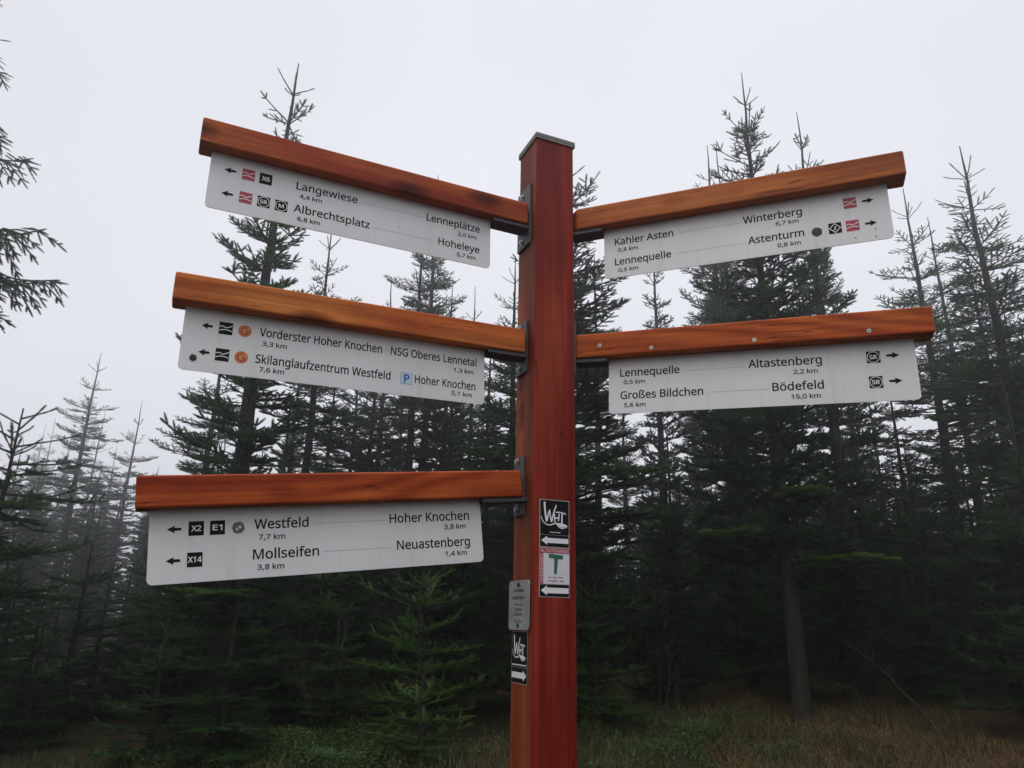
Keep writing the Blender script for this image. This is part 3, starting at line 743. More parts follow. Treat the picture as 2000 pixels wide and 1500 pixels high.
# yaw, tilt, top height over the eye, start, length, plate from, plate to, back offset
ARMS = {
    'L1': (0.4486, -0.0191, 1.3217, 0.0878, 1.006, 0.1208, 0.9716, 0.0008),
    'L2': (0.4233, -0.0249, 0.8699, 0.0875, 1.0066, 0.1243, 0.9723, 0.0024),
    'L3': (0.4323, -0.1130, 0.4282, 0.0976, 1.0095, 0.1247, 0.9783, 0.0001),
    'R1': (0.3747, -0.0028, 1.2961, 0.1028, 0.9823, 0.0993, 0.933, -0.0007),
    'R2': (0.3293, -0.0216, 0.8543, 0.1141, 0.9867, 0.0933, 0.9388, 0.0029),
}
B1, B2, K1, K2 = -0.0556, -0.1295, -0.0824, -0.1556      # base lines below the beam
TEXTS = {
    'L1': [("Langewiese", 0.2334, B1, 0.1796, 0), ("4,4 km", 0.2446, K1, KM, 1), ("Albrechtsplatz", 0.2323, B2, 0.2227, 0), ("6,8 km", 0.2448, K2, KM, 1),
           ("Lenneplätze", 0.6318, B1, 0.1815, 0), ("2,0 km", 0.7375, K1, KM, 1), ("Hoheleye", 0.6735, B2, 0.1392, 0), ("5,7 km", 0.736, K2, KM, 1)],
    'L2': [("Vorderster Hoher Knochen", 0.1886, B1, 0.3387, 0), ("3,3 km", 0.1982, K1, KM, 1), ("Skilanglaufzentrum Westfeld", 0.1855, B2 - .003, 0.3704, 0), ("7,6 km", 0.1972, K2, KM, 1),
           ("NSG Oberes Lennetal", 0.5531, B1, 0.2681, 0), ("1,3 km", 0.7474, K1, KM, 1), ("Hoher Knochen", 0.6287, B2 - .003, 0.1902, 0), ("5,1 km", 0.7433, K2, KM, 1)],
    'L3': [("Westfeld", 0.2369, B1, 0.1332, 0), ("7,7 km", 0.2474, K1, KM, 1), ("Mollseifen", 0.2345, B2, 0.1612, 0), ("3,8 km", 0.2449, K2, KM, 1),
           ("Hoher Knochen", 0.5849, B1, 0.2322, 0), ("3,8 km", 0.7406, K1 + .003, KM, 1), ("Neuastenberg", 0.6029, B2 + .002, 0.2121, 0), ("1,4 km", 0.7393, K2 + .003, KM, 1)],
    'R1': [("Kahler Asten", 0.0349, B1 - .004, 0.1883, 0), ("0,8 km", 0.0449, K1 - .003, KM, 1), ("Lennequelle", 0.0339, B2 - .002, 0.1791, 0), ("0,5 km", 0.0445, K2 - .001, KM, 1),
           ("Winterberg", 0.4339, B1 - .001, 0.1678, 0), ("6,7 km", 0.5257, K1 + .002, KM, 1), ("Astenturm", 0.4435, B2 + .002, 0.158, 0), ("0,8 km", 0.525, K2 + .003, KM, 1)],
    'R2': [("Lennequelle", 0.035, B1 - .002, 0.1787, 0), ("0,5 km", 0.0453, K1, KM, 1), ("Großes Bildchen", 0.0355, B2, 0.2447, 0), ("5,6 km", 0.0464, K2, KM, 1),
           ("Altastenberg", 0.4102, B1, 0.1983, 0), ("2,2 km", 0.5311, K1, KM, 1), ("Bödefeld", 0.4718, B2, 0.1364, 0), ("15,0 km", 0.5206, K2, 0.0769, 1)],
}
IC = 0.0343
Y1, Y2 = -0.0308 - IC, -0.1046 - IC
MARKS = {   # route markers: kind, left edge, bottom
    'L1': [('red', .0846, Y1), ('X6', .1312, Y1), ('red', .0842, Y2), ('SR', .1326, Y2), ('M', .1807, Y2)],
    'L2': [('blk', .0862, Y1), ('G', .1339, Y1), ('blk', .0850, Y2 - .001), ('G', .1322, Y2 - .001), ('P', .5862, -.1398)],
    'L3': [('X2', .0862, Y1), ('E1', .1342, Y1), ('X14', .0850, Y2)],
    'R1': [('red', .7153, Y1 + .004), ('red', .7151, Y2 + .004), ('dia', .6683, Y2 + .004)],
    'R2': [('SR', .7234, Y1 + .001), ('SR', .7230, Y2 + .002)],
}
LINES = {
    'L1': [(.422, .6235, -.0485), (.462, .662, -.1225)], 'L2': [(.534, .547, -.0455), (.5635, .5765, -.1244)],
    'L3': [(.3817, .574, -.048), (.408, .587, -.1208)], 'R1': [(.239, .4231, -.051), (.227, .4266, -.122)], 'R2': [(.2267, .399, -.0512), (.294, .46, -.1226)],
}
ARROWS = {'L1': [(.0373, .0682)], 'L2': [(.0440, .0709)], 'L3': [(.0385, .0705)], 'R1': [(.7643, .7952)], 'R2': [(.7726, .8055)]}
LAB = {'L1': "white plate lettered Langewiese and Albrechtsplatz under the topmost left arm",
       'L2': "white plate lettered Vorderster Hoher Knochen under the middle left arm",
       'L3': "white plate lettered Westfeld and Mollseifen under the lowest left arm",
       'R1': "white plate lettered Winterberg and Astenturm under the upper right arm",
       'R2': "white plate lettered Altastenberg and Bödefeld under the lower right arm"}
BLAB = {'L1': "orange brown beam, topmost of the left arms", 'L2': "orange beam with a dark knot, middle of the left arms",
        'L3': "dark reddish beam, lowest of the left arms, dipping outwards", 'R1': "plain brown beam, upper of the right arms",
        'R2': "orange beam with four pale screw heads, lower of the right arms"}
for nme, (yaw, tilt, z0, st, LEN, p0, p1, off) in ARMS.items():
    left = nme[0] == 'L'
    s = -1 if left else 1
    kk = 1.0 if left else 1.021                       # the right arms sit a little further back on their bracket
    a0 = Vector((s * math.cos(yaw), -math.sin(yaw), 0))
    nb = Vector((s * math.sin(yaw), math.cos(yaw), 0))
    a = a0 * math.cos(tilt) + UPZ * math.sin(tilt)
    up = UPZ * math.cos(tilt) - a0 * math.sin(tilt)
    o_rel = CEN - nb * (D_ / 2) + nb * off + UPZ * z0   # relative to the eye
    O = o_rel * kk + UPZ * EYE
    h, d, ph = H_ * kk, D_ * kk, PH_ * kk
    st, LEN, p0, p1 = st * kk, LEN * kk, p0 * kk, p1 * kk
    xr = -a if left else a                              # reading direction
    # beam, local x along reading direction, y into depth, z up; origin at the top front edge by the post
    x_a, x_b = (-(st + LEN), -st) if left else (st, st + LEN)
    bm = box_bm(x_a, x_b, 0, d, -h, 0)
    if not left:
        # mitred root, flush with the bracket on the post's right face
        for v in bm.verts:
            if v.co.x < st + 0.01:
                w = O + xr * v.co.x + nb * v.co.y + up * v.co.z
                e = (w - CEN).dot(e1)
                v.co.x += (PW / 2 + 0.0105 - e) / xr.dot(e1)
    bmesh.ops.bevel(bm, geom=list(bm.edges), offset=0.006, segments=3, profile=0.5, affect='EDGES')
    beam = part("arm_beam", bm_mesh("arm_beam", bm, WOODS[nme]), frame(O, xr, nb, up), None, BLAB[nme])
    # plate, local x reading direction from its left end, y up, z towards the viewer
    pl = p1 - p0
    PO = O + nb * (d / 2 - 0.0015) - up * h + (-a * 0 + a * (st + (p1 if left else p0)))
    P = Print()
    bm = bmesh.new()
    rr = 0.013
    outline = [(0, 0.012), (0, -ph + rr)]
    for k in range(1, 7): outline.append((rr - rr * math.cos(R(15 * k)), -ph + rr - rr * math.sin(R(15 * k))))
    outline.append((pl - rr, -ph))
    for k in range(1, 7): outline.append((pl - rr + rr * math.sin(R(15 * k)), -ph + rr - rr * math.cos(R(15 * k))))
    outline.append((pl, 0.012))
    fr = [bm.verts.new((x, y if y < 0 else -0.0005, 0)) for x, y in outline]
    bk = [bm.verts.new((x, y if y < 0 else -0.0005, -0.003)) for x, y in outline]
    bm.faces.new(fr); bm.faces.new(list(reversed(bk)))
    for k in range(len(fr)):
        j = (k + 1) % len(fr)
        bm.faces.new((fr[k], bk[k], bk[j], fr[j]))
    bmesh.ops.recalc_face_normals(bm, faces=list(bm.faces))
    plate = part("sign_plate", bm_mesh("sign_plate", bm, M_plate), frame(PO, xr, up, -nb), None, LAB[nme])
    I4 = Matrix.Identity(4)
    for (txt, u, v, w, small) in TEXTS[nme]:
        P = Print()
        P.text(txt, u * kk, v * kk, w * kk, (CAPK if small else CAPN) * kk, M_black, 0, 17 if small else 13)
        part("distance_text" if small else "place_name", P.mesh("lettering"), I4, plate)
    for (kind, x, y) in MARKS[nme]:
        part("route_marker", icon(kind, x * kk, y * kk, IC * kk).mesh("route_marker"), I4, plate)
    for (x0, x1, y) in LINES[nme]:
        P = Print(); P.rect(x0 * kk, (y - .0004) * kk, x1 * kk, (y + .0004) * kk, M_line)
        part("leader_line", P.mesh("leader_line"), I4, plate)
    x0, x1 = ARROWS[nme][0]
    for y in (Y1 + IC / 2, Y2 + IC / 2):
        part("direction_arrow", arrow(x0 * kk, x1 * kk, (y + (.003 if not left else 0)) * kk, .0185 * kk, left).mesh("direction_arrow"), I4, plate)
    if nme == 'L3':
        P = Print(); P.disc(.1998, -.0505, .0145, M_scrape, 0, 40, .13, 3); P.disc(.203, -.049, .004, M_paper, 1, 12, .4, 4); P.disc(.196, -.054, .003, M_paper, 1, 12, .5, 6)
        part("scraped_mark", P.mesh("scraped_mark"), I4, plate, "scraped off round route mark")
    if nme == 'R1':
        P = Print(); P.disc(.6364 * kk, -.1215 * kk, .0145 * kk, M_soot, 0, 40, .11, 8); P.disc(.634 * kk, -.117 * kk, .0025, M_scrape, 1, 12, .4, 4)
        part("scraped_mark", P.mesh("scraped_mark"), I4, plate, "scraped off round route mark")
        for k, (x, y) in enumerate(((.735, -.1585), (.788, -.163), (.79, -.139))):
            P = Print(); P.disc(x * kk, y * kk, .0022, M_soot, 0, 10, .5, k)
            part("scuff_mark", P.mesh("scuff_mark"), I4, plate)
    if nme == 'L1':
        P = Print(); P.disc(.547, -.101, .0016, M_black, 0, 10, .2)
        part("scuff_mark", P.mesh("scuff_mark"), I4, plate)
    if nme == 'L2':
        b_ = cyl_bm(.0332, -.14, .0012, .0088, .0024, seg=24, bev=.0008)
        join_bm(b_, cyl_bm(.0338, -.1405, .0034, .0042, .0022, seg=16))
        part("rubber_plug", bm_mesh("rubber_plug", b_, M_soot), I4, plate)
    # steel: mounting plate on the post, under-bar carrying the beam, bolts
    zc = O.z
    if left:
        w0, w1, zt, zb = {'L1': (.034, .132, .079, -.143), 'L2': (.048, .122, .036, -.137), 'L3': (.052, .122, .040, -.138)}[nme]
        X = -e1 * (PW / 2)
        FO = CEN + X + UPZ * zc
        fm = frame(Vector((FO.x, FO.y, zc)), -e2, UPZ, -e1)        # x right as seen on the left face, y up, z outwards
        c0, c1 = PW / 2 - w1, PW / 2 - w0
        br = part("mounting_bracket", bm_mesh("mounting_bracket", box_bm(c0, c1, zb, zt, 0.0005, 0.0085, 0.0012, 2), M_steel), fm)
        xm = (c0 + c1) / 2
        for yb in ((zt - .024, zb + .024) if nme == 'L1' else (zt - .013, zb + .018)):
            q = cyl_bm(xm - .008, yb, 0.0105, .0095, .003, seg=20)
            join_bm(q, cyl_bm(xm - .008, yb, 0.0145, .0062, .006, seg=6))
            part("bolt", bm_mesh("bolt", q, M_bolt), Matrix.Identity(4), br)
        xb0, xb1 = -(st + p0) - .0005, -(PW / 2 + .0095)
    else:
        FO = CEN + e1 * (PW / 2)
        fm = frame(Vector((FO.x, FO.y, zc)), e2, UPZ, e1)
        zt, zb = (.035, -.14)
        br = part("mounting_bracket", bm_mesh("mounting_bracket", box_bm(-.044 if nme == 'R1' else -.060, .045, zb, zt, 0.0005, 0.0095, 0.0012, 2), M_steel), fm)
        for yb in (zt - .014, zb + .018):
            q = cyl_bm(.0, yb, 0.0115, .0095, .003, seg=20)
            join_bm(q, cyl_bm(.0, yb, 0.0155, .0062, .006, seg=6))
            part("bolt", bm_mesh("bolt", q, M_bolt), Matrix.Identity(4), br)
        xb0, xb1 = st - .012, st + p0 - .0005
    part("support_bar", bm_mesh("support_bar", box_bm(xb0, xb1, d * .12, d * .88, -h - .0125, -h - .0005, .0012, 2), M_steel), Matrix.Identity(4), beam)
    if nme == 'R2':
        for (u, v) in ((-.0215, .0362), (.1362, .0159), (.4314, .0165), (.7316, .0184)):
            u, v = u * kk + st + p0, (v - H_) * kk
            q = cyl_bm(u, -.0008, v, .0058, .0016, 'y', 24, 0)
            hx = cyl_bm(u, -.0019, v, .0024, .0006, 'y', 6, 0)
            me = bm_mesh("screw", q, [M_bolt, M_black])
            bm = bmesh.new(); bm.from_mesh(me); nf = len(bm.faces)
            join_bm(bm, hx); bm.faces.ensure_lookup_table()
            for f in bm.faces[nf:]: f.material_index = 1
            bm.to_mesh(me); bm.free()
            part("screw", me, Matrix.Identity(4), beam)


# ------------------------------------------------------------------ stickers and the metal plate on the post
def wht_logo(P, x0, x1, y0, y1, layer=1):
    """hand drawn W H T over a swoosh that ends in a foot shape"""
    f = lambda pts: [(x0 + (x1 - x0) * (a - 180) / 345, y1 - (y1 - y0) * (b_ - 125) / 375) for a, b_ in pts]
    s = (x1 - x0) / 345
    P.stroke(f([(226, 135), (228, 190), (235, 270), (243, 340), (254, 402)]), 24 * s, M_white, layer, 21 * s)
    P.stroke(f([(254, 402), (266, 340), (278, 285), (292, 240)]), 20 * s, M_white, layer + 1, 13 * s)
    P.stroke(f([(292, 240), (297, 300), (305, 360), (314, 405)]), 15 * s, M_white, layer, 17 * s)
    P.stroke(f([(314, 405), (330, 330), (350, 250), (376, 170)]), 19 * s, M_white, layer + 1, 14 * s)
    P.stroke(f([(352, 292), (355, 345), (356, 405)]), 15 * s, M_white, layer, 17 * s)
    P.stroke(f([(356, 352), (380, 346), (402, 345)]), 15 * s, M_white, layer + 1)
    P.stroke(f([(412, 285), (408, 335), (403, 388)]), 15 * s, M_white, layer, 15 * s)
    P.stroke(f([(368, 270), (410, 266), (455, 272), (500, 285)]), 13 * s, M_white, layer + 1, 13 * s)
    P.stroke(f([(452, 280), (448, 340), (446, 415)]), 17 * s, M_white, layer, 20 * s)
    P.stroke(f([(188, 335), (196, 380), (222, 422), (262, 447), (310, 446), (350, 424), (392, 414)]), 7 * s, M_white, layer, 15 * s)
    P.poly(f([(372, 428), (385, 452), (410, 478), (450, 492), (500, 474), (522, 450), (490, 428), (455, 417), (410, 414)])[::1], M_white, layer + 2)
    P.stroke(f([(395, 446), (420, 466), (455, 470), (500, 456)]), 4 * s, M_black, layer + 3)


def block_arrow(P, x0, x1, yc, h, left, m, layer=1):
    w = x1 - x0
    X = (lambda a: x0 + a * w) if left else (lambda a: x1 - a * w)
    P.poly([(X(0), yc), (X(.22), yc - h / 2), (X(.22), yc + h / 2)], m, layer)
    P.poly([(X(.22), yc - h * .28), (X(1), yc - h * .28), (X(1), yc + h * .28), (X(.22), yc + h * .28)], m, layer)


def scribble(P, x0, x1, y, h, m, layer, seed):
    """lettering too small to read in the place: short uneven strokes"""
    r_ = random.Random(seed); x = x0
    while x < x1:
        w = r_.uniform(.6, 1.4) * h
        if r_.random() < .8: P.rect(x, y - h * r_.uniform(.25, .5), min(x1, x + w * .8), y + h * r_.uniform(.25, .5), m, layer)
        x += w


FF = frame(CORNER + UPZ * EYE, e1, UPZ, -e2)              # front face: x right, y up from eye height
P = Print()
P.rect(.0200, .0585, .1172, .3323, M_backing, 0)
P.rrect(.0230, .2315, .1152, .3300, .004, M_black, 1)
wht_logo(P, .0245, .1125, .2480, .3270, 2)
scribble(P, .052, .088, .2385, .0030, M_white, 2, 1)
P.rrect(.0230, .1975, .1152, .2305, .004, M_black, 1)
block_arrow(P, .0262, .1135, .2150, .0250, True, M_white, 2)
part("trail_sticker", P.mesh("trail_sticker"), FF, None, "black sticker with white hand drawn logo and arrow pointing left").location
P = Print()
P.rect(.0222, .0950, .1163, .1925, M_paper, 1)
P.rect(.0222, .1795, .1163, .1926, M_pink, 2)
P.rect(.0222, .0950, .0335, .1794, M_pink, 2)
P.text("ALTASTENBERG", .0240, .1822, .0900, .0078, M_white, 3)
P.text("THEMENWEG", .0317, .0985, .0780, .0075, M_white, 3, 0, 'L', 90)
P.stroke([(.0510, .1725), (.0730, .1700), (.0960, .1690)], .0120, M_green, 3)
P.stroke([(.0735, .1715), (.0730, .1450), (.0712, .1225)], .0120, M_green, 4, .0090)
scribble(P, .085, .110, .1225, .0020, M_line, 2, 5)
scribble(P, .0490, .0950, .1125, .0042, M_pink, 2, 7)
scribble(P, .0490, .0980, .1030, .0042, M_pink, 2, 9)
part("trail_sticker", P.mesh("trail_sticker"), FF, None, "white sticker with a green letter T and red borders")
P = Print()
P.rrect(.0230, .0605, .1152, .0930, .004, M_black, 1)
block_arrow(P, .0262, .1135, .0770, .0270, True, M_white, 2)
part("trail_sticker", P.mesh("trail_sticker"), FF, None, "small black sticker with a white arrow, lowest on the front")

LF = frame(CORNER + e2 * .1400 + UPZ * EYE, -e2, UPZ, -e1)  # left face: x right from its far edge
P = Print()
P.rect(.0060, -.1722, .1140, -.0340, M_backing, 0)
P.rect(.0080, -.1702, .1122, -.0355, M_black, 1)
wht_logo(P, .012, .106, -.1140, -.0420, 2)
P.rect(.0095, -.1250, .1090, -.1215, M_paper, 2)
scribble(P, .0095, .1090, -.1300, .0020, M_line, 2, 3)
block_arrow(P, .0100, .1090, -.1500, .0280, False, M_white, 2)
part("trail_sticker", P.mesh("trail_sticker"), LF, None, "narrow black sticker below the metal plate with arrow pointing right")
bm = bmesh.new()
px0, px1, py0, py1, rr = -.0070, .1330, -.0305, .1050, .012
pts = []
for cx, cy, aa in ((px1 - rr, py1 - rr, 0), (px0 + rr, py1 - rr, 90), (px0 + rr, py0 + rr, 180), (px1 - rr, py0 + rr, 270)):
    for k in range(6): pts.append((cx + rr * math.cos(R(aa + 18 * k)), cy + rr * math.sin(R(aa + 18 * k))))
fr = [bm.verts.new((x, y, .0065)) for x, y in pts]
bk = [bm.verts.new((x, y, .0035)) for x, y in pts]
bm.faces.new(fr); bm.faces.new(bk[::-1])
for k in range(len(pts)): bm.faces.new((fr[k], bk[k], bk[(k + 1) % len(pts)], fr[(k + 1) % len(pts)]))
bmesh.ops.recalc_face_normals(bm, faces=list(bm.faces))
info = part("location_plate", bm_mesh("location_plate", bm, M_alu), LF, None, "small grey metal plate with rounded corners screwed to the post")
P = Print()
for (t_, y, w, cap) in (("Hochheide", .0730, .066, .0080), ("Kahler Asten", .0530, .082, .0092), ("Höhenlage", .0365, .054, .0040), ("32 U 4658", .0220, .050, .0058), ("Nord 5669", .0085, .056, .0058), ("702 m ü. NN", -.0105, .056, .0058)):
    P.text(t_, .063 - w / 2, y, w, cap, M_black, 0, 10)
for k in range(len(P.v)): P.v[k] = (P.v[k][0], P.v[k][1], P.v[k][2] + .0065)
part("lettering", P.mesh("lettering"), Matrix.Identity(4), info)
for y in (.0935, -.0180):
    q = cyl_bm(.063, y, .0080, .0065, .0026, seg=18, bev=.0008)
    join_bm(q, cyl_bm(.063, y, .0110, .0035, .0030, seg=6))
    part("screw", bm_mesh("screw", q, M_steel), Matrix.Identity(4), info)


# ------------------------------------------------------------------ conifers
def tube(path, radii, sides=5):
    path = np.asarray(path, float); n = len(path)
    d = np.gradient(path, axis=0); d /= np.linalg.norm(d, axis=1)[:, None] + 1e-9
    ref = np.where(np.abs(d[:, 2:3]) > .9, np.array([[1., 0, 0]]), np.array([[0, 0, 1.]]))
    a = np.cross(d, ref); a /= np.linalg.norm(a, axis=1)[:, None] + 1e-9
    b = np.cross(d, a)
    th = np.arange(sides) * 2 * math.pi / sides
    r = np.asarray(radii)[:, None, None]
    V = path[:, None, :] + r * (np.cos(th)[None, :, None] * a[:, None, :] + np.sin(th)[None, :, None] * b[:, None, :])
    i = np.arange(n - 1)[:, None] * sides + np.arange(sides)[None, :]
    j = np.arange(n - 1)[:, None] * sides + (np.arange(sides)[None, :] + 1) % sides
    F = np.stack([i, j, j + sides, i + sides], -1).reshape(-1, 4)
    return V.reshape(-1, 3), F


class Tubes:
    def __init__(self): self.V, self.F, self.n = [], [], 0

    def add(self, path, radii, sides=4):
        v, f = tube(path, radii, sides)
        self.V.append(v); self.F.append(f + self.n); self.n += len(v)

    def arrays(self):
        if not self.V: return np.zeros((0, 3)), np.zeros((0, 4), int)
        return np.concatenate(self.V), np.concatenate(self.F)


def shoot_template(kind):
    """one needle-clad shoot: unit length along x, unit width, needles as serrated blades in two planes"""
    V, F = [], []
    if kind == 'fine':
        K = 6
        for pl, wd in ((0, 1.0), (1, .75)):
            for k in range(K):
                s0, s1 = k / K, (k + .75) / K
                wr = wd * .5 * (1.0 if k < K - 1 else .7) * (.8 + .2 * math.sin(3.1 * (k + .6) / K))
                tipx = min(1.06, s0 + 1.5 / K)
                for sg in (1, -1):
                    b = len(V)
                    q = [(s0, 0), (s1 + .02, 0), (tipx, sg * wr)]
                    for x, y in q: V.append((x, y if pl == 0 else 0, 0 if pl == 0 else y))
                    F.append((b, b + 1, b + 2, b + 2))
            b = len(V)
            for x, w in ((0, .28), (.55, .46), (1.02, .10)):
                for sg in (1, -1):
                    y = sg * w * wd * .5
                    V.append((x, y if pl == 0 else 0, 0 if pl == 0 else y))
            for q in ((0, 2, 1), (1, 2, 3), (2, 4, 3), (3, 4, 5)): F.append((b + q[0], b + q[1], b + q[2], b + q[2]))
    else:
        for pl, wd in ((0, 1.0), (1, .7)):
            b = len(V)
            for x, w in ((0, .45), (.55, .95), (1, .2)):
                for sg in (1, -1):
                    y = sg * w * wd * .5
                    V.append((x, y if pl == 0 else 0, 0 if pl == 0 else y))
            F.append((b, b + 2, b + 3, b + 1)); F.append((b + 2, b + 4, b + 5, b + 3))
    return np.array(V), np.array(F)


TEMPL = {k: shoot_template(k) for k in ('fine', 'plain')}


def shoots_to_arrays(sh, kind):
    """sh rows: origin(3) dir(3) side(3) length width"""
    sh = np.asarray(sh, float)
    T, F = TEMPL[kind]
    o_, d, sd, ln, wd = sh[:, 0:3], sh[:, 3:6], sh[:, 6:9], sh[:, 9], sh[:, 10]
    d = d / (np.linalg.norm(d, axis=1)[:, None] + 1e-9)
    sd = sd - d * (sd * d).sum(1)[:, None]
    sd /= np.linalg.norm(sd, axis=1)[:, None] + 1e-9
    nn = np.cross(d, sd)
    V = (o_[:, None, :] + T[None, :, 0:1] * (d * ln[:, None])[:, None, :] + T[None, :, 1:2] * (sd * wd[:, None])[:, None, :] + T[None, :, 2:3] * (nn * wd[:, None])[:, None, :])
    Fa = F[None, :, :] + (np.arange(len(sh)) * len(T))[:, None, None]
    return V.reshape(-1, 3), Fa.reshape(-1, 4)


def needle_mesh(name, sh, kind, wood_arr, mats):
    V, F = shoots_to_arrays(sh, kind)
    WV, WF = wood_arr
    if kind == 'fine':
        tri = F[:, :3]
        flat = np.concatenate([tri.ravel(), (WF + len(V)).ravel()])
        tot = np.concatenate([np.full(len(tri), 3), np.full(len(WF), 4)])
        mi = np.concatenate([np.zeros(len(tri)), np.ones(len(WF))])
    else:
        flat = np.concatenate([F.ravel(), (WF + len(V)).ravel()])
        tot = np.full(len(F) + len(WF), 4)
        mi = np.concatenate([np.zeros(len(F)), np.ones(len(WF))])
    return np_mesh(name, np.concatenate([V, WV]), flat, tot, mats, mi)


ZUP = np.array([0, 0, 1.])


def conifer(seed, H, style, detail='fine', live=0.16, needles=None, r_base=None, sub=True, extra=()):
    """returns (trunk mesh, crown mesh): whorled branches that carry flat sprays of needle shoots"""
    rs = random.Random(seed); rn = np.random.RandomState(seed)
    needles = needles or M_needle
    r0 = r_base or (0.0135 if style == 'open' else 0.0145) * H
    nz_ = max(8, int(H / .35))
    zs = np.linspace(0, H, nz_)
    wob = np.cumsum(rn.normal(0, .010, (nz_, 2)), axis=0); wob -= np.linspace(0, 1, nz_)[:, None] * wob[-1]
    axis = np.column_stack([wob, zs])
    rad = r0 * np.clip(1 - zs / H, 0, 1) ** .92 + .007
    rad[0] *= 1.25
    tr = Tubes(); tr.add(axis, rad, 9 if detail == 'fine' else 6)
    ax = lambda z: np.array([np.interp(z, zs, wob[:, 0]), np.interp(z, zs, wob[:, 1]), z])
    sh, wd = [], Tubes()
    P_ = {'open': dict(sp=(.46, .58), n=(5, 6), prof=lambda t: .92 * (1 - math.exp(-t / 1.5)) + .075 * t, inter=.9, e0=46, ed=2.2, e1=-6, lead=.75),
          'dense': dict(sp=(.36, .50), n=(5, 6), prof=lambda t: .80 * (1 - math.exp(-t / .95)) + .10 * t, inter=1.5, e0=46, ed=2.4, e1=2, lead=.62),
          'column': dict(sp=(.36, .48), n=(5, 6), prof=lambda t: .50 * (1 - math.exp(-t / .8)) + .085 * t, inter=1.5, e0=46, ed=2.4, e1=2, lead=.62),
          'wide': dict(sp=(.34, .44), n=(5, 7), prof=lambda t: .60 * (1 - math.exp(-t / .6)) + .24 * t, inter=1.0, e0=45, ed=1.2, e1=-8, lead=.5),
          'droop': dict(sp=(.40, .58), n=(6, 7), prof=lambda t: min(2.5, .04 + .275 * t), inter=1.0, e0=35, ed=1.6, e1=-12, lead=.4),
          'young': dict(sp=(.15, .21), n=(5, 6), prof=lambda t: .42 * (1 - math.exp(-t / .35)) + .26 * t, inter=.7, e0=45, ed=.5, e1=5, lead=.22)}[style]
    W_ = {'open': .036, 'column': .042, 'dense': .042, 'wide': .046, 'droop': .036, 'young': .038}[style]
    if detail != 'fine': W_ *= 1.5

    def shoot(p, d, side, ln, w=W_):
        wk = 1 + .42 * min(1, max(0, H - p[2] - 1.5) / 3) if style != 'young' else 1
        sh.append((*p, *d, *side, ln, w * wk * rs.uniform(.85, 1.15)))

    def branch(z, L, az, elev, t, full=True):
        out = np.array([math.cos(az), math.sin(az), 0])
        side = np.array([-math.sin(az), math.cos(az), 0])
        step = (.075 if style == 'young' else .10) if detail == 'fine' else .17
        n = max(2, int(L / step))
        p = ax(z); pts = [p.copy()]; dirs = []
        el = R(elev)
        sag = {'open': .25, 'column': .12, 'dense': .12, 'wide': .35, 'droop': .75, 'young': .1}[style] * min(1, t / 3)
        for k in range(n):
            u = (k + .5) / n
            e = el - sag * math.sin(math.pi * min(1, u * 1.15)) * .9 + .38 * max(0, u - .55)
            dd = out * math.cos(e) + ZUP * math.sin(e) + side * rs.uniform(-.06, .06)
            dd /= np.linalg.norm(dd)
            dirs.append(dd); p = p + dd * (L / n); pts.append(p.copy())
        pts = np.array(pts)
        wd.add(pts, np.linspace(.006 + .011 * L, .003, n + 1), 3)
        bare = 0 if t < 2.2 else min(.24, .06 * (t - 2.2)) if style != 'droop' else .12
        for k in range(n):
            u = k / n
            d = dirs[k]
            if u >= bare * .6: shoot(pts[k], d, side, L / n * 1.08)
            if u < bare or not full: continue
            rem = L * (1 - u)
            ll = min(.52, .10 + .42 * rem) * rs.uniform(.75, 1.1)
            if style == 'droop': ll = min(.6, .24 + .42 * rem) * rs.uniform(.75, 1.15)
            if t < 1.6: ll *= .40 + .5 * t / 1.6
            if k == 0 or rs.random() < .06: continue
            if t < P_['lead'] * 1.15: continue
            if t < 2.2 and k % 2 and rs.random() < .55: continue
            for sg in (1, -1):
                if rs.random() < .06: continue
                a_ = R(rs.uniform(42, 62))
                sd = d * math.cos(a_) + side * sg * math.sin(a_)
                lift = {'open': .10, 'column': .14, 'dense': .14, 'wide': .02, 'droop': -.55, 'young': .16}[style] + rs.uniform(-.12, .12)
                sd = sd + ZUP * lift; sd /= np.linalg.norm(sd)
                lk = ll * rs.uniform(.8, 1.15)
                q = pts[k]
                if not sub or lk < .17:
                    shoot(q, sd, np.cross(ZUP, sd), lk); continue
                m_ = max(2, int(lk / .11))
                curve = .10 if style != 'droop' else -.28
                for c_ in range(m_):
                    shoot(q, sd, np.cross(ZUP, sd), lk / m_ * 1.1)
                    if c_ > 0 or m_ == 2:
                        s3 = np.cross(ZUP, sd); s3 /= np.linalg.norm(s3) + 1e-9
                        l3 = min(.2, .06 + .5 * lk * (1 - c_ / m_)) * rs.uniform(.7, 1.1)
                        for s_ in (1, -1):
                            if rs.random() < .15: continue
                            a3 = R(rs.uniform(38, 60))
                            d3 = sd * math.cos(a3) + s3 * s_ * math.sin(a3) + ZUP * rs.uniform(-.2, .18)
                            shoot(q, d3 / np.linalg.norm(d3), np.cross(ZUP, d3), l3)
                    q = q + sd * (lk / m_)
                    sd = sd + ZUP * curve * .5; sd /= np.linalg.norm(sd)
            # short shoots standing up or hanging from the axis thicken the spray
            if style in ('dense', 'column', 'wide', 'young', 'droop') and rs.random() < (.95 if style == 'droop' else .6):
                v = d * .5 + ZUP * (1 if style != 'droop' else -1.1) * .8 + side * rs.uniform(-.5, .5)
                shoot(pts[k], v / np.linalg.norm(v), side, rs.uniform(.07, .17) * (1 if style != 'droop' else 1.7))

    # bare leader with a few short needles
    lead = P_['lead'] * rs.uniform(.85, 1.2)
    for k in range(6):
        shoot(ax(H - lead * (k + 1) / 6), ZUP, np.array([1., 0, 0]), lead / 6 * 1.05, W_ * .55)
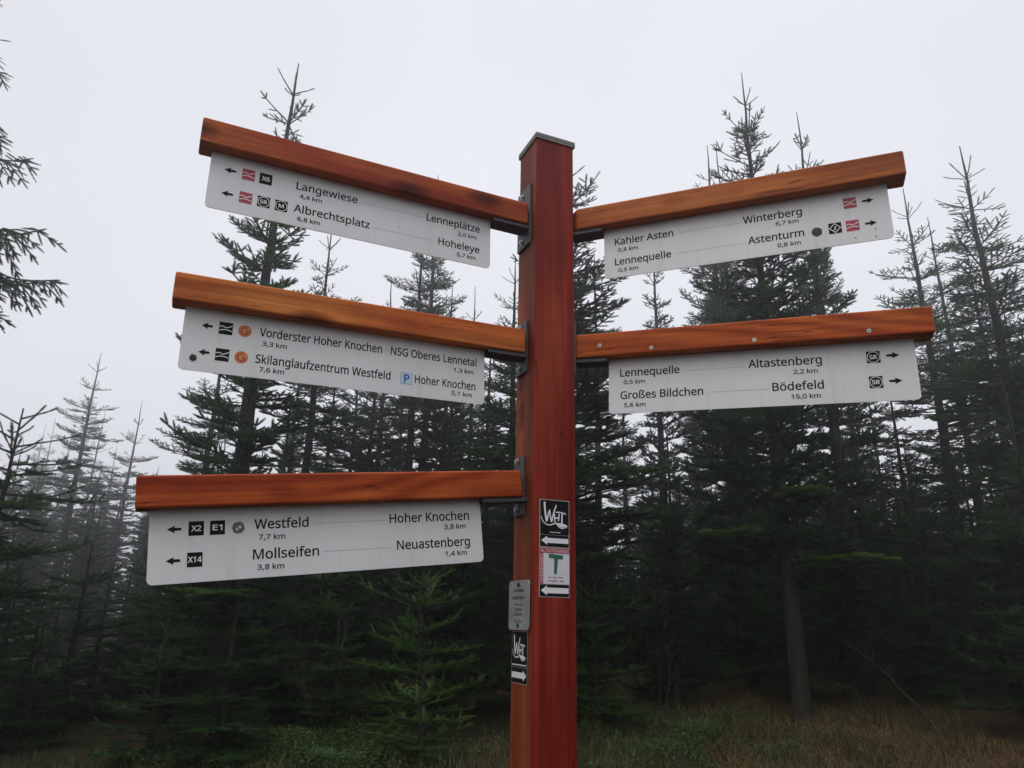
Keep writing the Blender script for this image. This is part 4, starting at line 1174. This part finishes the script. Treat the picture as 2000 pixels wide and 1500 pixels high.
    t = lead
    z_live = H * live
    k = 0
    while H - t > z_live:
        z = H - t
        n = rs.randint(*P_['n']) if k > 0 else rs.randint(3, 5)
        a0 = rs.uniform(0, 6.28)
        el = P_['e1'] + (P_['e0'] - P_['e1']) * math.exp(-t / P_['ed'] * .55)
        low = 1.0 if z > z_live + 1.2 else .75
        for j in range(n):
            L = P_['prof'](t) * rs.uniform(.55, 1.18) * low
            if t > 1.5 and rs.random() < .10: continue
            if k == 0: L = rs.uniform(.20, .34) * (1.2 if style != 'young' else .6)
            branch(z + rs.uniform(-.03, .03), max(.12, L), a0 + j * 6.283 / n + rs.uniform(-.3, .3), el + rs.gauss(0, 9), t)
        s_ = rs.uniform(*P_['sp']) * (1.35 if t < 1.6 else 1.0 if t < 2.5 else .8)
        if t > 1.0:
            for j in range(int(P_['inter'] * rs.uniform(2, 4.5))):
                branch(z - s_ * rs.uniform(.25, .8), P_['prof'](t) * rs.uniform(.3, .75), rs.uniform(0, 6.28), el + rs.gauss(0, 14), t)
        t += s_; k += 1
    for (t_, L_, az_, el_) in extra: branch(H - t_, L_, az_, el_, t_)
    # dead twigs under the live crown
    if live > .05:
        for j in range(int(10 + 6 * H * live)):
            z = rs.uniform(.35, z_live + .3); az = rs.uniform(0, 6.28); L = rs.uniform(.25, .95)
            out = np.array([math.cos(az), math.sin(az), 0])
            p = ax(z); pth = [p]
            for q in range(4): pth.append(pth[-1] + (out + ZUP * rs.uniform(-.35, .2) + np.array([rs.uniform(-.2, .2), rs.uniform(-.2, .2), 0])) * L / 4)
            wd.add(pth, np.linspace(.009, .002, 5), 3)
    TV, TF = tr.arrays()
    trunk = np_mesh("trunk", TV, TF.ravel(), np.full(len(TF), 4), [M_bark], smooth=True)
    crown = needle_mesh("crown", sh, 'fine' if detail == 'fine' else 'plain', wd.arrays(), [needles, M_bark])
    return trunk, crown, len(sh)


PROTO = {
    'fir_a': (conifer(11, 9.0, 'dense', live=.13), 9.0),
    'column_a': (conifer(14, 8.8, 'column', live=.10), 8.8),
    'column_b': (conifer(15, 9.5, 'column', live=.17), 9.5),
    'fir_b': (conifer(12, 9.6, 'dense', live=.17), 9.6),
    'fir_c': (conifer(13, 8.2, 'dense', live=.06), 8.2),
    'column_c': (conifer(16, 8.4, 'column', live=.08), 8.4),
    'fir_d': (conifer(17, 8.6, 'dense', live=.10, needles=M_needle_grey), 8.6),
    'spruce_d': (conifer(24, 9.0, 'open', live=.12), 9.0),
    'blunt': (conifer(35, 3.6, 'wide', live=.05, extra=[(.12 + .065 * k, .40 + .05 * k, 2.4 * k, 30 - 2 * k) for k in range(18)]), 3.6),
    'wide_b': (conifer(33, 3.2, 'wide', live=.03, needles=M_needle_mid), 3.2),
    'wide_c': (conifer(34, 2.6, 'wide', live=.02), 2.6),
    'spruce_a': (conifer(21, 9.5, 'open', live=.20), 9.5),
    'spruce_b': (conifer(22, 8.2, 'open', live=.15, needles=M_needle_grey), 8.2),
    'spruce_c': (conifer(23, 10.5, 'open', live=.25, needles=M_needle_grey), 10.5),
    'droop': (conifer(31, 10.5, 'droop', live=.18, extra=[(4.2, 2.0, -2.45, 2), (4.45, 2.2, -2.3, -4), (7.3, 2.3, -2.35, -5), (7.6, 2.2, -2.5, -5), (7.9, 2.3, -2.25, -8), (8.2, 2.3, -2.4, -8)]), 10.5),
    'wide': (conifer(32, 3.6, 'wide', live=.05), 3.6),
    'young_a': (conifer(41, 2.0, 'young', live=.04, needles=M_needle_fresh), 2.0),
    'young_b': (conifer(42, 1.2, 'young', live=.04, needles=M_needle_fresh), 1.2),
}
print("shoots", {k: v[0][2] for k, v in PROTO.items()})


def tree(name, x, y, H, proto, label, cat, group, rot=0.0, lean=(0, 0), width=1.0):
    (tm, cm, _), h0 = PROTO[proto]
    r_ = empty(name, (x, y, float(g(x, y)) - .03))
    s = H / h0
    r_.scale = (s ** .5 * width, s ** .5 * width, s)
    r_.rotation_euler = (R(lean[1]), R(lean[0]), rot)
    tag(r_, label, cat, group)
    link("trunk", tm, r_); link("crown", cm, r_)
    return r_


GR = "conifers along the forest edge"
T = [
    # name, x, y, height, kind, label
    ("fir_tree", -3.12, 8.44, 8.78, 'column_a', "dense dark fir with bare leader standing tallest behind the left arms", 1.0, 1.0),
    ("fir_tree", 3.51, 9.36, 9.45, 'fir_b', "tall fir with wide open top rising highest above the upper right arm", 2.2, .80),
    ("spruce_tree", 5.43, 11.81, 10.54, 'column_b', "second tallest conifer above the upper right arm, close right of the tallest", 4.0, .85),
    ("spruce_tree", 4.71, 15.29, 12.28, 'spruce_c', "thin misty spruce tip just left of the tallest fir above the upper right arm", .4, 1.0),
    ("spruce_tree", 5.53, 17.13, 13.62, 'spruce_b', "faint second spruce tip touching the tallest fir's left side above the upper right arm", 1.4, .9),
    ("fir_tree", 3.75, 11.92, 7.73, 'fir_c', "bushy dark fir filling the gap between the two right arms, left of the tall trunk", 3.4, .85),
    ("spruce_tree", 8.38, 13.63, 10.04, 'spruce_a', "slim spruce with its leader touching the end of the upper right arm", 2.9, 1.0),
    ("spruce_tree", 10.85, 16.8, 11.28, 'spruce_b', "pale spruce just right of the slim one at the upper right arm's end", 5.0, 1.0),
    ("spruce_tree", 8.17, 11.37, 9.54, 'spruce_a', "tall clear-cut spruce standing alone near the right edge of the photo", .9, 1.15),
    ("spruce_tree", 13.72, 19.69, 12.35, 'spruce_c', "faint spruce tip half hidden by the tall spruce near the right edge", 1.9, 1.0),
    ("fir_tree", 3.51, 16.63, 10.52, 'column_b', "narrow dense column of fir below the left end of the upper right plate", 3.0, .85),
    ("spruce_tree", 2.18, 17.87, 10.67, 'spruce_b', "slender grey spruce in the sky gap right of the post", 5.5, .95),
    ("fir_tree", 0.80, 9.47, 8.08, 'fir_d', "dark fir hidden behind the post with boughs showing at its right side", 4.4, 1.15),
    ("spruce_tree", -1.85, 14.89, 11.03, 'spruce_a', "spruce whose leader pokes above the middle of the topmost left arm", 2.0, .8),
    ("spruce_tree", -1.98, 13.86, 9.53, 'spruce_c', "twin of the spruce under the topmost left plate, the left of the pair", 3.6, .85),
    ("spruce_tree", -3.10, 16.71, 9.19, 'spruce_b', "thin leader with a ring of twigs between the upper two left arms", 1.2, .95),
    ("spruce_tree", -1.66, 17.92, 9.77, 'spruce_a', "misty spruce tip above the middle left arm, right of the twin stems", 4.1, .85),
    ("spruce_tree", -1.17, 19.97, 10.52, 'spruce_b', "spruce tip above the middle left arm nearest its inner end", 5.9, .85),
    ("spruce_tree", 0.02, 13.0, 7.87, 'spruce_a', "spruce leaning out just left of the post between its bracketed arms", .2, 1.0),
    ("spruce_tree", -5.83, 13.82, 6.79, 'spruce_d', "loose spruce between middle left plate and lowest beam, left of the dense fir", 2.6, 1.1),
    ("fir_tree", -3.55, 12.48, 8.32, 'spruce_a', "slim conifer close behind the tallest fir of the left side", 3.3, .9),
    ("spruce_tree", -11.33, 18.86, 7.99, 'spruce_a', "tallest slim spruce of the misty group left of the lowest left arm", 1.1, 1.1),
    ("spruce_tree", -12.14, 22.99, 7.80, 'spruce_b', "misty spruce just above the outer end of the lowest left arm", 2.4, 1.05),
    ("spruce_tree", -24.42, 37.8, 11.02, 'spruce_b', "very faint far spruce, second from the left in the misty group", .7, 1.0),
    ("spruce_tree", -27.48, 41.77, 11.63, 'spruce_c', "very faint far spruce, first from the left in the misty group", 1.7, 1.0),
    ("spruce_tree", -23.13, 37.43, 10.67, 'spruce_a', "very faint far spruce leaning towards the tallest of the misty group", 2.7, 1.0),
    ("spruce_tree", -16.01, 27.71, 8.61, 'spruce_b', "grey spruce tip right beside the tallest of the misty group", 3.7, 1.0),
    ("spruce_tree", -18.36, 33.27, 8.55, 'spruce_a', "pale spruce tip between the two tallest of the misty group", 4.7, 1.0),
    ("spruce_tree", -14.47, 23.97, 5.96, 'spruce_c', "low grey spruce in front of the misty group's faint tips", 5.7, 1.0),
    ("spruce_tree", -7.20, 7.60, 10.5, 'droop', "large old spruce at the left edge with long drooping boughs", 2.35, 1.0),
    ("spruce_tree", -5.42, 7.8, 3.55, 'blunt', "broad low spruce with a blunt dark top at the left edge", 1.0, 1.0),
    ("spruce_tree", 8.55, 9.96, 7.5, 'fir_a', "spruce cut by the right edge with one bough reaching in", 1.3, 1.15),
    ("spruce_tree", 13.03, 17.73, 9.73, 'fir_c', "bulky misty conifer at the right edge behind the lower arm's level", 2.1, 1.0),
    ("spruce_tree", 10.86, 14.36, 7.35, 'fir_a', "dark full conifer low at the right edge of the wood", 3.1, 1.05),
    ("spruce_tree", 6.94, 12.73, 5.86, 'spruce_c', "dark thin bare-stemmed spruce below the end of the lower right plate", 4.1, .7),
    ("spruce_tree", 7.14, 15.43, 10.26, 'spruce_c', "stem showing just right of the second tallest conifer between the right arms", 5.1, .85),
]
def push_back(t, k):
    nm, x, y, H, *r_ = t
    top = (H + float(g(x, y)) - EYE) * k + EYE
    return (nm, x * k, y * k, top - float(g(x * k, y * k)), *r_)


T = [push_back(t, 1.35 if t[1] > -13 else 1.5) if 'misty group' in t[5] or 'misty spruce just above the outer end' in t[5] else t for t in T]
MADE = [tree(nm, x, y, H, pr, lab, "tree", GR, rot, (0, 0), wd_) for (nm, x, y, H, pr, lab, rot, wd_) in T]



def bough_mesh(seed, L, droop):
    """one flat spray of fresh shoots along +x"""
    rs = random.Random(seed); sh, wd = [], Tubes()
    p = np.zeros(3); pts = [p]; n = int(L / .09)
    side = np.array([0, 1., 0])
    for k in range(n):
        u = k / n
        d = np.array([1, rs.uniform(-.08, .08), .12 - droop * u + .5 * max(0, u - .7)]); d /= np.linalg.norm(d)
        q = p + d * L / n
        sh.append((*p, *d, *side, L / n * 1.1, .05))
        ll = min(.5, .12 + .5 * (L * (1 - u))) * min(1, .35 + u * 2)
        for sg in (1, -1):
            a_ = R(rs.uniform(45, 62)); sd = d * math.cos(a_) + side * sg * math.sin(a_) + ZUP * rs.uniform(-.12, .12)
            lk = ll * rs.uniform(.75, 1.1); m_ = max(2, int(lk / .08)); c_ = p.copy()
            for w in range(m_):
                sh.append((*c_, *sd, *np.cross(ZUP, sd), lk / m_ * 1.15, .05))
                s3 = np.cross(ZUP, sd)
                for s_ in (1, -1):
                    a3 = R(rs.uniform(38, 58)); d3 = sd * math.cos(a3) + s3 * s_ * math.sin(a3) + ZUP * rs.uniform(-.1, .2)
                    sh.append((*c_, *d3, *np.cross(ZUP, d3), min(.17, .05 + .4 * lk * (1 - w / m_)), .046))
                c_ = c_ + sd * lk / m_
        p = q; pts.append(p)
    wd.add(pts, np.linspace(.016, .003, len(pts)), 4)
    return needle_mesh("green_bough", sh, 'fine', wd.arrays(), [M_needle_fresh, M_bark])


def bough(root, z, az, L, seed, droop=.25):
    b_ = link("green_bough", bough_mesh(seed, L, droop), root)
    sc = root.scale
    b_.location = (0, 0, z / sc.z)
    b_.rotation_euler = (0, 0, az - root.rotation_euler.z)
    b_.scale = (1 / sc.x, 1 / sc.y, 1 / sc.z)
    b_["label"] = "bright green low bough reaching out of the dark crown"


bough(MADE[1], 2.25, R(196), 1.15, 5)
bough(MADE[1], 1.95, R(-28), 1.25, 6)
bough(MADE[1], 2.75, R(-75), .8, 7)
bough(MADE[12], 2.95, R(-20), 1.15, 8)
bough(MADE[12], 1.85, R(-35), 1.0, 9)
bough(MADE[0], 2.1, R(-40), 1.2, 10)
bough(MADE[0], 1.5, R(-75), 1.1, 11)

# crowded stems behind the front row: nothing tells these apart
rf = random.Random(77)
FILL = [(-3.96, 15.5, 6.72), (-3.91, 17.57, 7.62), (-2.87, 14.72, 7.02), (-3.26, 20.75, 9.49), (-1.19, 13.95, 6.68), (-.54, 16.99, 7.94), (-4.12, 13.38, 5.94), (5.5, 21.3, 8.98), (7.27, 22.87, 10.53), (7.08, 17.63, 8.37), (3.48, 21.72, 8.92), (1.48, 19.94, 10.53), (9.14, 17.79, 7.12), (8.3, 17.09, 8.18)]
for k in range(46):
    for _ in range(40):
        dd = rf.uniform(10.5, 24); az = R(rf.uniform(-24, 37))
        x, y = dd * math.sin(az), dd * math.cos(az)
        if all((x - q[1]) ** 2 + (y - q[2]) ** 2 > 1.3 for q in T) and all((x - q[0]) ** 2 + (y - q[1]) ** 2 > 1.3 for q in FILL): break
    top_el = R(rf.uniform(7.5, 13.5))
    FILL.append((x, y, max(3.0, dd * math.tan(top_el) + EYE - float(g(x, y)))))
for k in range(18):
    dd = rf.uniform(24, 46); az = R(rf.uniform(-38, -25))
    x, y = dd * math.sin(az), dd * math.cos(az)
    FILL.append((x, y, max(3.0, dd * math.tan(R(rf.uniform(5, 11))) + EYE - float(g(x, y)))))
for k, (x, y, H) in enumerate(FILL):
    left_ = x < 0
    tree("spruce_tree", x, y, H, rf.choice(['column_a', 'spruce_b', 'column_b', 'spruce_d', 'fir_c', 'column_c', 'fir_d', 'spruce_c']),
         "dark conifer among the crowded stems of the wood behind the left arms" if left_ else "dark conifer among the crowded stems of the wood behind the right arms",
         "tree", "crowded conifers left of the post" if left_ else "crowded conifers right of the post", rf.uniform(0, 6.28), (0, 0), rf.uniform(.72, .98))

UNDER = []
for k in range(74):
    for _ in range(40):
        dd = rf.uniform(10.0, 21); az = R(rf.uniform(-23, 38))
        if k > 44: dd, az = rf.uniform(13.5, 25), R(rf.uniform(1, 39))
        if k < 14: dd, az = rf.uniform(10.5, 17), R(rf.uniform(-38, -24))
        if 21.5 < math.degrees(az) < 27.5 and dd < 15: continue
        x, y = dd * math.sin(az), dd * math.cos(az)
        if all((x - q[1]) ** 2 + (y - q[2]) ** 2 > .5 for q in T) and all((x - q[0]) ** 2 + (y - q[1]) ** 2 > 1.6 for q in UNDER): break
    UNDER.append((x, y))
    right_ = x > 0
    tree("spruce_tree", x, y, rf.uniform(1.6, 2.7) if k < 14 else rf.uniform(2.6, 4.6), rf.choice(['wide', 'wide_b', 'wide_c']),
         "low dark conifer under the taller trees right of the post" if right_ else "low dark conifer under the taller trees left of the post",
         "tree", "low conifers right of the post" if right_ else "low conifers left of the post", rf.uniform(0, 6.28), (0, 0), rf.uniform(.9, 1.2))

for k, (x, y, H) in enumerate(((-2.3, 9.3, 2.3), (-1.45, 9.9, 2.6), (-3.9, 9.4, 2.4), (-4.5, 10.4, 2.0), (-.35, 10.2, 2.3), (-2.9, 10.6, 2.9), (-1.9, 8.7, 1.3), (-3.2, 8.9, 1.2), (-2.75, 7.75, 1.7), (-3.5, 7.9, 1.5))):
    tree("spruce_tree", x, y, H, ['wide_b', 'wide_c', 'wide_b', 'wide'][k % 4], "low bushy conifer with green boughs in the dark below the lowest left plate", "tree", "bushy conifers below the lowest left plate", 1.7 * k, (0, 0), 1.1)

# young bright firs
for k, (x, y, H) in enumerate(((-5.6, 9.2, 1.5), (-6.6, 10.2, 1.8), (-5.0, 8.3, 1.2), (-6.0, 8.4, 1.3))):
    tree("spruce_tree", x, y, H, ['wide_c', 'wide'][k % 2], "small dark conifer low in the bottom left corner of the wood", "tree", "small conifers at the bottom left", 1.3 * k, (0, 0), 1.25)
tree("young_fir", -.98, 8.6, 2.05, 'young_a', "bright green young fir standing left of the post below the lowest arm", "young tree", None, .5, (0, 0), 1.3)
tree("young_fir", -.80, 7.75, 0.95, 'young_b', "low bright green fir at the bottom edge just left of the post", "young tree", None, 2.0, (0, 0), 1.35)
tree("young_fir", 1.05, 9.0, 1.9, 'young_a', "young fir with green boughs close to the post's right side", "young tree", None, 3.0)


# ------------------------------------------------------------------ far wood: one mass
def far_wood():
    protos = []
    for sd_, st_, hh in ((91, 'open', 9.0), (92, 'dense', 9.0), (93, 'column', 9.0)):
        t_, c_, n_ = conifer(sd_, hh, st_, 'coarse', live=.04, needles=M_needle_grey, sub=False)
        vv = np.empty(len(c_.vertices) * 3, np.float32); c_.vertices.foreach_get("co", vv)
        ff = np.empty(len(c_.loops), np.int32); c_.loops.foreach_get("vertex_index", ff)
        mi = np.empty(len(c_.polygons), np.int32); c_.polygons.foreach_get("material_index", mi)
        tv = np.empty(len(t_.vertices) * 3, np.float32); t_.vertices.foreach_get("co", tv)
        tf = np.empty(len(t_.loops), np.int32); t_.loops.foreach_get("vertex_index", tf)
        V = np.concatenate([vv.reshape(-1, 3), tv.reshape(-1, 3)])
        F = np.concatenate([ff, tf + len(vv) // 3]).reshape(-1, 4)
        Mi = np.concatenate([mi, np.ones(len(tf) // 4, np.int32)])
        protos.append((V, F, Mi, hh))
        bpy.data.meshes.remove(t_); bpy.data.meshes.remove(c_)
    rr_ = random.Random(5)
    Vs, Fs, Ms, n = [], [], [], 0
    for k in range(320):
        az = rr_.uniform(-40, 42)
        dd = rr_.uniform(25, 52)
        if k >= 230: az, dd = rr_.uniform(-22, 41), rr_.uniform(22, 36)            # low dense edge that closes the view
        elif k >= 150: az, dd = rr_.uniform(62, 298), rr_.uniform(15, 27)      # the same wood rings the clearing unseen behind the viewer, added for its shade
        if az < -24 and rr_.random() < .35: continue
        x, y = dd * math.sin(R(az)), dd * math.cos(R(az))
        V, F, Mi, hh = rr_.choice(protos)
        H = dd * math.tan(R(rr_.uniform(3.5, 7.0))) + 1.0 if k >= 230 else rr_.uniform(8.5, 12.5) if k >= 150 else min(12.0, dd * math.tan(R(rr_.uniform(8, 13))) + 1.0) if az > -24 else min(11.0, dd * math.tan(R(rr_.uniform(6, 11))) + 1.0)
        s = H / hh; a_ = rr_.uniform(0, 6.28); c_, s_ = math.cos(a_), math.sin(a_)
        w = s ** .5 * (1.1 if k < 230 else 1.7)
        Q = np.column_stack([(V[:, 0] * c_ - V[:, 1] * s_) * w + x, (V[:, 0] * s_ + V[:, 1] * c_) * w + y, V[:, 2] * s + float(g(x, y)) - .05])
        Vs.append(Q); Fs.append(F + n); Ms.append(Mi); n += len(Q)
    me = np_mesh("background_wood", np.concatenate(Vs), np.concatenate(Fs).ravel(), np.full(sum(len(f) for f in Fs), 4), [M_needle_grey, M_bark], np.concatenate(Ms))
    tag(link("background_wood", me), "far mass of grey conifers fading into the fog behind the front rows, plus unseen ones behind the viewer", "wood", None, "stuff")


far_wood()


# ------------------------------------------------------------------ undergrowth
def blades(name, n, pick, length, width, bend, mats, label, cat, seed):
    rs = np.random.RandomState(seed)
    xy = pick(rs, n)
    x, y = xy[:, 0], xy[:, 1]
    n = len(x)
    z = g(x, y)
    az = rs.uniform(0, 2 * math.pi, n)
    ln = length * rs.uniform(.5, 1.25, n)
    bd = bend * rs.uniform(.4, 1.5, n)
    w = width * rs.uniform(.7, 1.3, n)
    dx, dy = np.cos(az), np.sin(az)
    sx, sy = -dy, dx
    rows = []
    for u, ww in ((0, 1.0), (.35, .9), (.7, .6), (1.0, .12)):
        th = bd * u
        hx = ln * u * np.sin(np.minimum(th, 1.5)); hz = ln * u * np.cos(np.minimum(th, 1.9))
        for sg in (1, -1):
            rows.append(np.column_stack([x + dx * hx + sg * sx * w * ww / 2, y + dy * hx + sg * sy * w * ww / 2, z + hz - .01]))
    V = np.stack(rows, 1).reshape(-1, 3)
    b = (np.arange(n) * 8)[:, None]
    F = np.concatenate([b + np.array([[0, 1, 3, 2]]) + 2 * k for k in range(3)], 1).reshape(-1)
    me = np_mesh(name, V, F, np.full(n * 3, 4), mats)
    tag(link(name, me), label, cat, None, "stuff")


def clumped(x0, x1, y0, y1, nc, spread, keep=None):
    def f(rs, n):
        cx = rs.uniform(x0, x1, nc); cy = rs.uniform(y0, y1, nc)
        i = rs.randint(0, nc, n)
        p = np.column_stack([cx[i] + rs.normal(0, spread, n), cy[i] + rs.normal(0, spread, n)])
        if keep is not None: p = p[keep(p[:, 0], p[:, 1])]
        return p[np.hypot(p[:, 0], p[:, 1]) > 4.5]
    return f


def grass_material(name, a, b_, c_):
    m = mat(name, b_, .7, 0, .25)
    t, N, L, bs = nodes(m)
    co = N.new("ShaderNodeTexCoord")
    n1 = add_noise(N, L, co.outputs["Object"], 2.2, 4, .6)
    n2 = add_noise(N, L, co.outputs["Object"], 30, 3, .6)
    av = N.new("ShaderNodeMath"); av.operation = 'MULTIPLY_ADD'; av.inputs[1].default_value = .5
    hf = N.new("ShaderNodeMath"); hf.operation = 'MULTIPLY'; hf.inputs[1].default_value = .5
    L.new(n2, hf.inputs[0]); L.new(n1, av.inputs[0]); L.new(hf.outputs[0], av.inputs[2])
    L.new(ramp(N, L, av.outputs[0], [(.38, a), (.5, b_), (.62, c_)]), bs.inputs["Base Color"])
    return m


M_dry = grass_material("dry_grass", (.042, .025, .008), (.084, .050, .016), (.155, .094, .034))
M_grass = grass_material("olive_grass", (.018, .028, .008), (.040, .046, .013), (.085, .070, .024))
right_zone = lambda x, y: (x > 2.2 + .18 * np.sin(3 * y)) & (y > 5)
blades("dry_grass", 64000, clumped(1.9, 12.0, 6.0, 12.2, 520, .17, right_zone), .33, .0045, 2.0, [M_dry], "dry rust brown grass lying over at the lower right", "grass", 1)
blades("green_grass", 44000, clumped(-4.6, 8.5, 6.6, 13.0, 520, .16, lambda x, y: ((x < 4.4) & ((x > .8) | (y < 8.0))) | (y > 8.8) & (x > 1)), .24, .004, 1.0, [M_grass], "olive green grass around the foot of the front trees", "grass", 2)


def leaf_patch(name, x0, x1, y0, y1, n, hmax, label, seed):
    rs = np.random.RandomState(seed)
    x = rs.normal((x0 + x1) / 2, (x1 - x0) / 4, n); y = rs.normal((y0 + y1) / 2, (y1 - y0) / 4, n)
    z = g(x, y) + hmax * rs.uniform(.1, 1, n) * (.55 + .45 * np.sin(5 * x) * np.cos(4 * y))
    az = rs.uniform(0, 6.28, n); ti = rs.uniform(-.6, .6, n)
    ln = rs.uniform(.02, .042, n); w = ln * .6
    d = np.column_stack([np.cos(az) * np.cos(ti), np.sin(az) * np.cos(ti), np.sin(ti)])
    s = np.column_stack([-np.sin(az), np.cos(az), rs.uniform(-.3, .3, n)])
    c = np.column_stack([x, y, z])
    V = np.stack([c, c + d * (ln * .5)[:, None] + s * (w * .5)[:, None], c + d * ln[:, None], c + d * (ln * .5)[:, None] - s * (w * .5)[:, None]], 1).reshape(-1, 3)
    me = np_mesh(name, V, np.arange(4 * n), np.full(n, 4), [M_bilberry])
    tag(link(name, me), label, "ground cover", None, "stuff")


leaf_patch("bilberry_leaves", -3.4, -.5, 7.2, 8.6, 16000, .30, "low bright bilberry leaves along the bottom edge left of the post", 3)
leaf_patch("undergrowth_leaves", .5, 3.6, 7.0, 10.4, 16000, .24, "low green leafy undergrowth right of the post's foot", 4)


def bare_shrub(name, x, y, H, stems, label, seed, m=M_twig, spread=.35):
    rs = random.Random(seed)
    tb = Tubes()
    z0 = float(g(x, y))

    def grow(p, d, L, r, depth):
        n = max(3, int(L / .12)); path = [p]
        for k in range(n):
            d = d + np.array([rs.uniform(-.16, .16), rs.uniform(-.16, .16), rs.uniform(-.05, .10)]); d = d / np.linalg.norm(d)
            path.append(path[-1] + d * L / n)
        tb.add(path, np.linspace(r, r * .35, n + 1), 4)
        if depth == 0: return
        for k in range(rs.randint(4, 7)):
            i = rs.randint(max(1, n // 4), n)
            dd = d + np.array([rs.uniform(-1, 1), rs.uniform(-1, 1), rs.uniform(-.1, .8)]) * .9
            grow(path[i], dd / np.linalg.norm(dd), L * rs.uniform(.3, .55), r * .5, depth - 1)

    for k in range(stems):
        d = np.array([rs.uniform(-spread, spread), rs.uniform(-spread, spread), 1.0])
        grow(np.array([rs.uniform(-.06, .06), rs.uniform(-.06, .06), -.03]), d / np.linalg.norm(d), H * rs.uniform(.7, 1.05), .006, 2)
    V, F = tb.arrays()
    me = np_mesh(name, V, F.ravel(), np.full(len(F), 4), [m])
    tag(link(name, me, None, (x, y, z0)), label, "sapling")


bare_shrub("bare_sapling", 1.31, 9.2, 2.3, 2, "leafless sapling with fine twigs nearest the post's right side", 1)
bare_shrub("bare_sapling", 1.75, 8.9, 2.2, 2, "leafless sapling a step right of the one beside the post", 2)
bare_shrub("bare_sapling", -1.9, 8.3, 1.1, 3, "leafless bush of bent stems in the dark below the lowest left plate", 3, M_twig, .5)


def fallen(name, pts, r, label, seed):
    rs = random.Random(seed)
    pts = [np.array(p, float) for p in pts]
    fine = []
    for k in range(len(pts) - 1):
        for q in range(6): fine.append(pts[k] + (pts[k + 1] - pts[k]) * q / 6 + np.array([0, 0, rs.uniform(-.01, .01)]))
    fine.append(pts[-1])
    o_ = fine[0].copy(); o_[2] = float(g(o_[0], o_[1]))
    fine = [p - np.array([o_[0], o_[1], 0]) for p in fine]
    for p in fine: p[2] += 0
    tb = Tubes(); tb.add(fine, np.linspace(r, r * .3, len(fine)), 6)
    for k in range(5):
        i = rs.randint(len(fine) // 3, len(fine) - 2)
        e = fine[i] + np.array([rs.uniform(-.3, .3), rs.uniform(-.2, .2), rs.uniform(.05, .3)])
        tb.add([fine[i], (fine[i] + e) / 2 + np.array([0, 0, .03]), e], [r * .45, r * .3, r * .15], 4)
    V, F = tb.arrays()
    me = np_mesh(name, V, F.ravel(), np.full(len(F), 4), [M_twig], smooth=True)
    tag(link(name, me, None, (o_[0], o_[1], 0)), label, "branch")


z = lambda x, y: float(g(x, y))
fallen("fallen_branch", [(4.95, 8.9, z(4.95, 8.9) - .02), (4.85, 9.2, z(4.85, 9.2) + .35), (4.6, 9.7, z(4.6, 9.7) + .75), (4.35, 10.2, z(4.35, 10.2) + .98)], .016, "long dead branch slanting out of the brown grass at lower right", 1)
fallen("fallen_branch", [(3.6, 9.0, z(3.6, 9.0)), (4.1, 9.3, z(4.1, 9.3) + .17), (4.6, 9.4, z(4.6, 9.4) + .05)], .014, "short curved branch lying in the grass left of the long slanting one", 2)

# ------------------------------------------------------------------ the fog
bm = box_bm(-302, 302, -302, 302, -1.6, 15.5)
hm = bpy.data.materials.new("fog_air")
hm.use_nodes = True
N, L = hm.node_tree.nodes, hm.node_tree.links
N.remove(N["Principled BSDF"])
pv = N.new("ShaderNodeVolumePrincipled")
pv.inputs["Color"].default_value = (.97, .98, 1.0, 1)
pv.inputs["Density"].default_value = HAZE_DENSITY
pv.inputs["Anisotropy"].default_value = HAZE_ANISO
L.new(pv.outputs["Volume"], N["Material Output"].inputs["Volume"])
tag(link("haze", bm_mesh("haze", bm, hm)), kind="stuff")
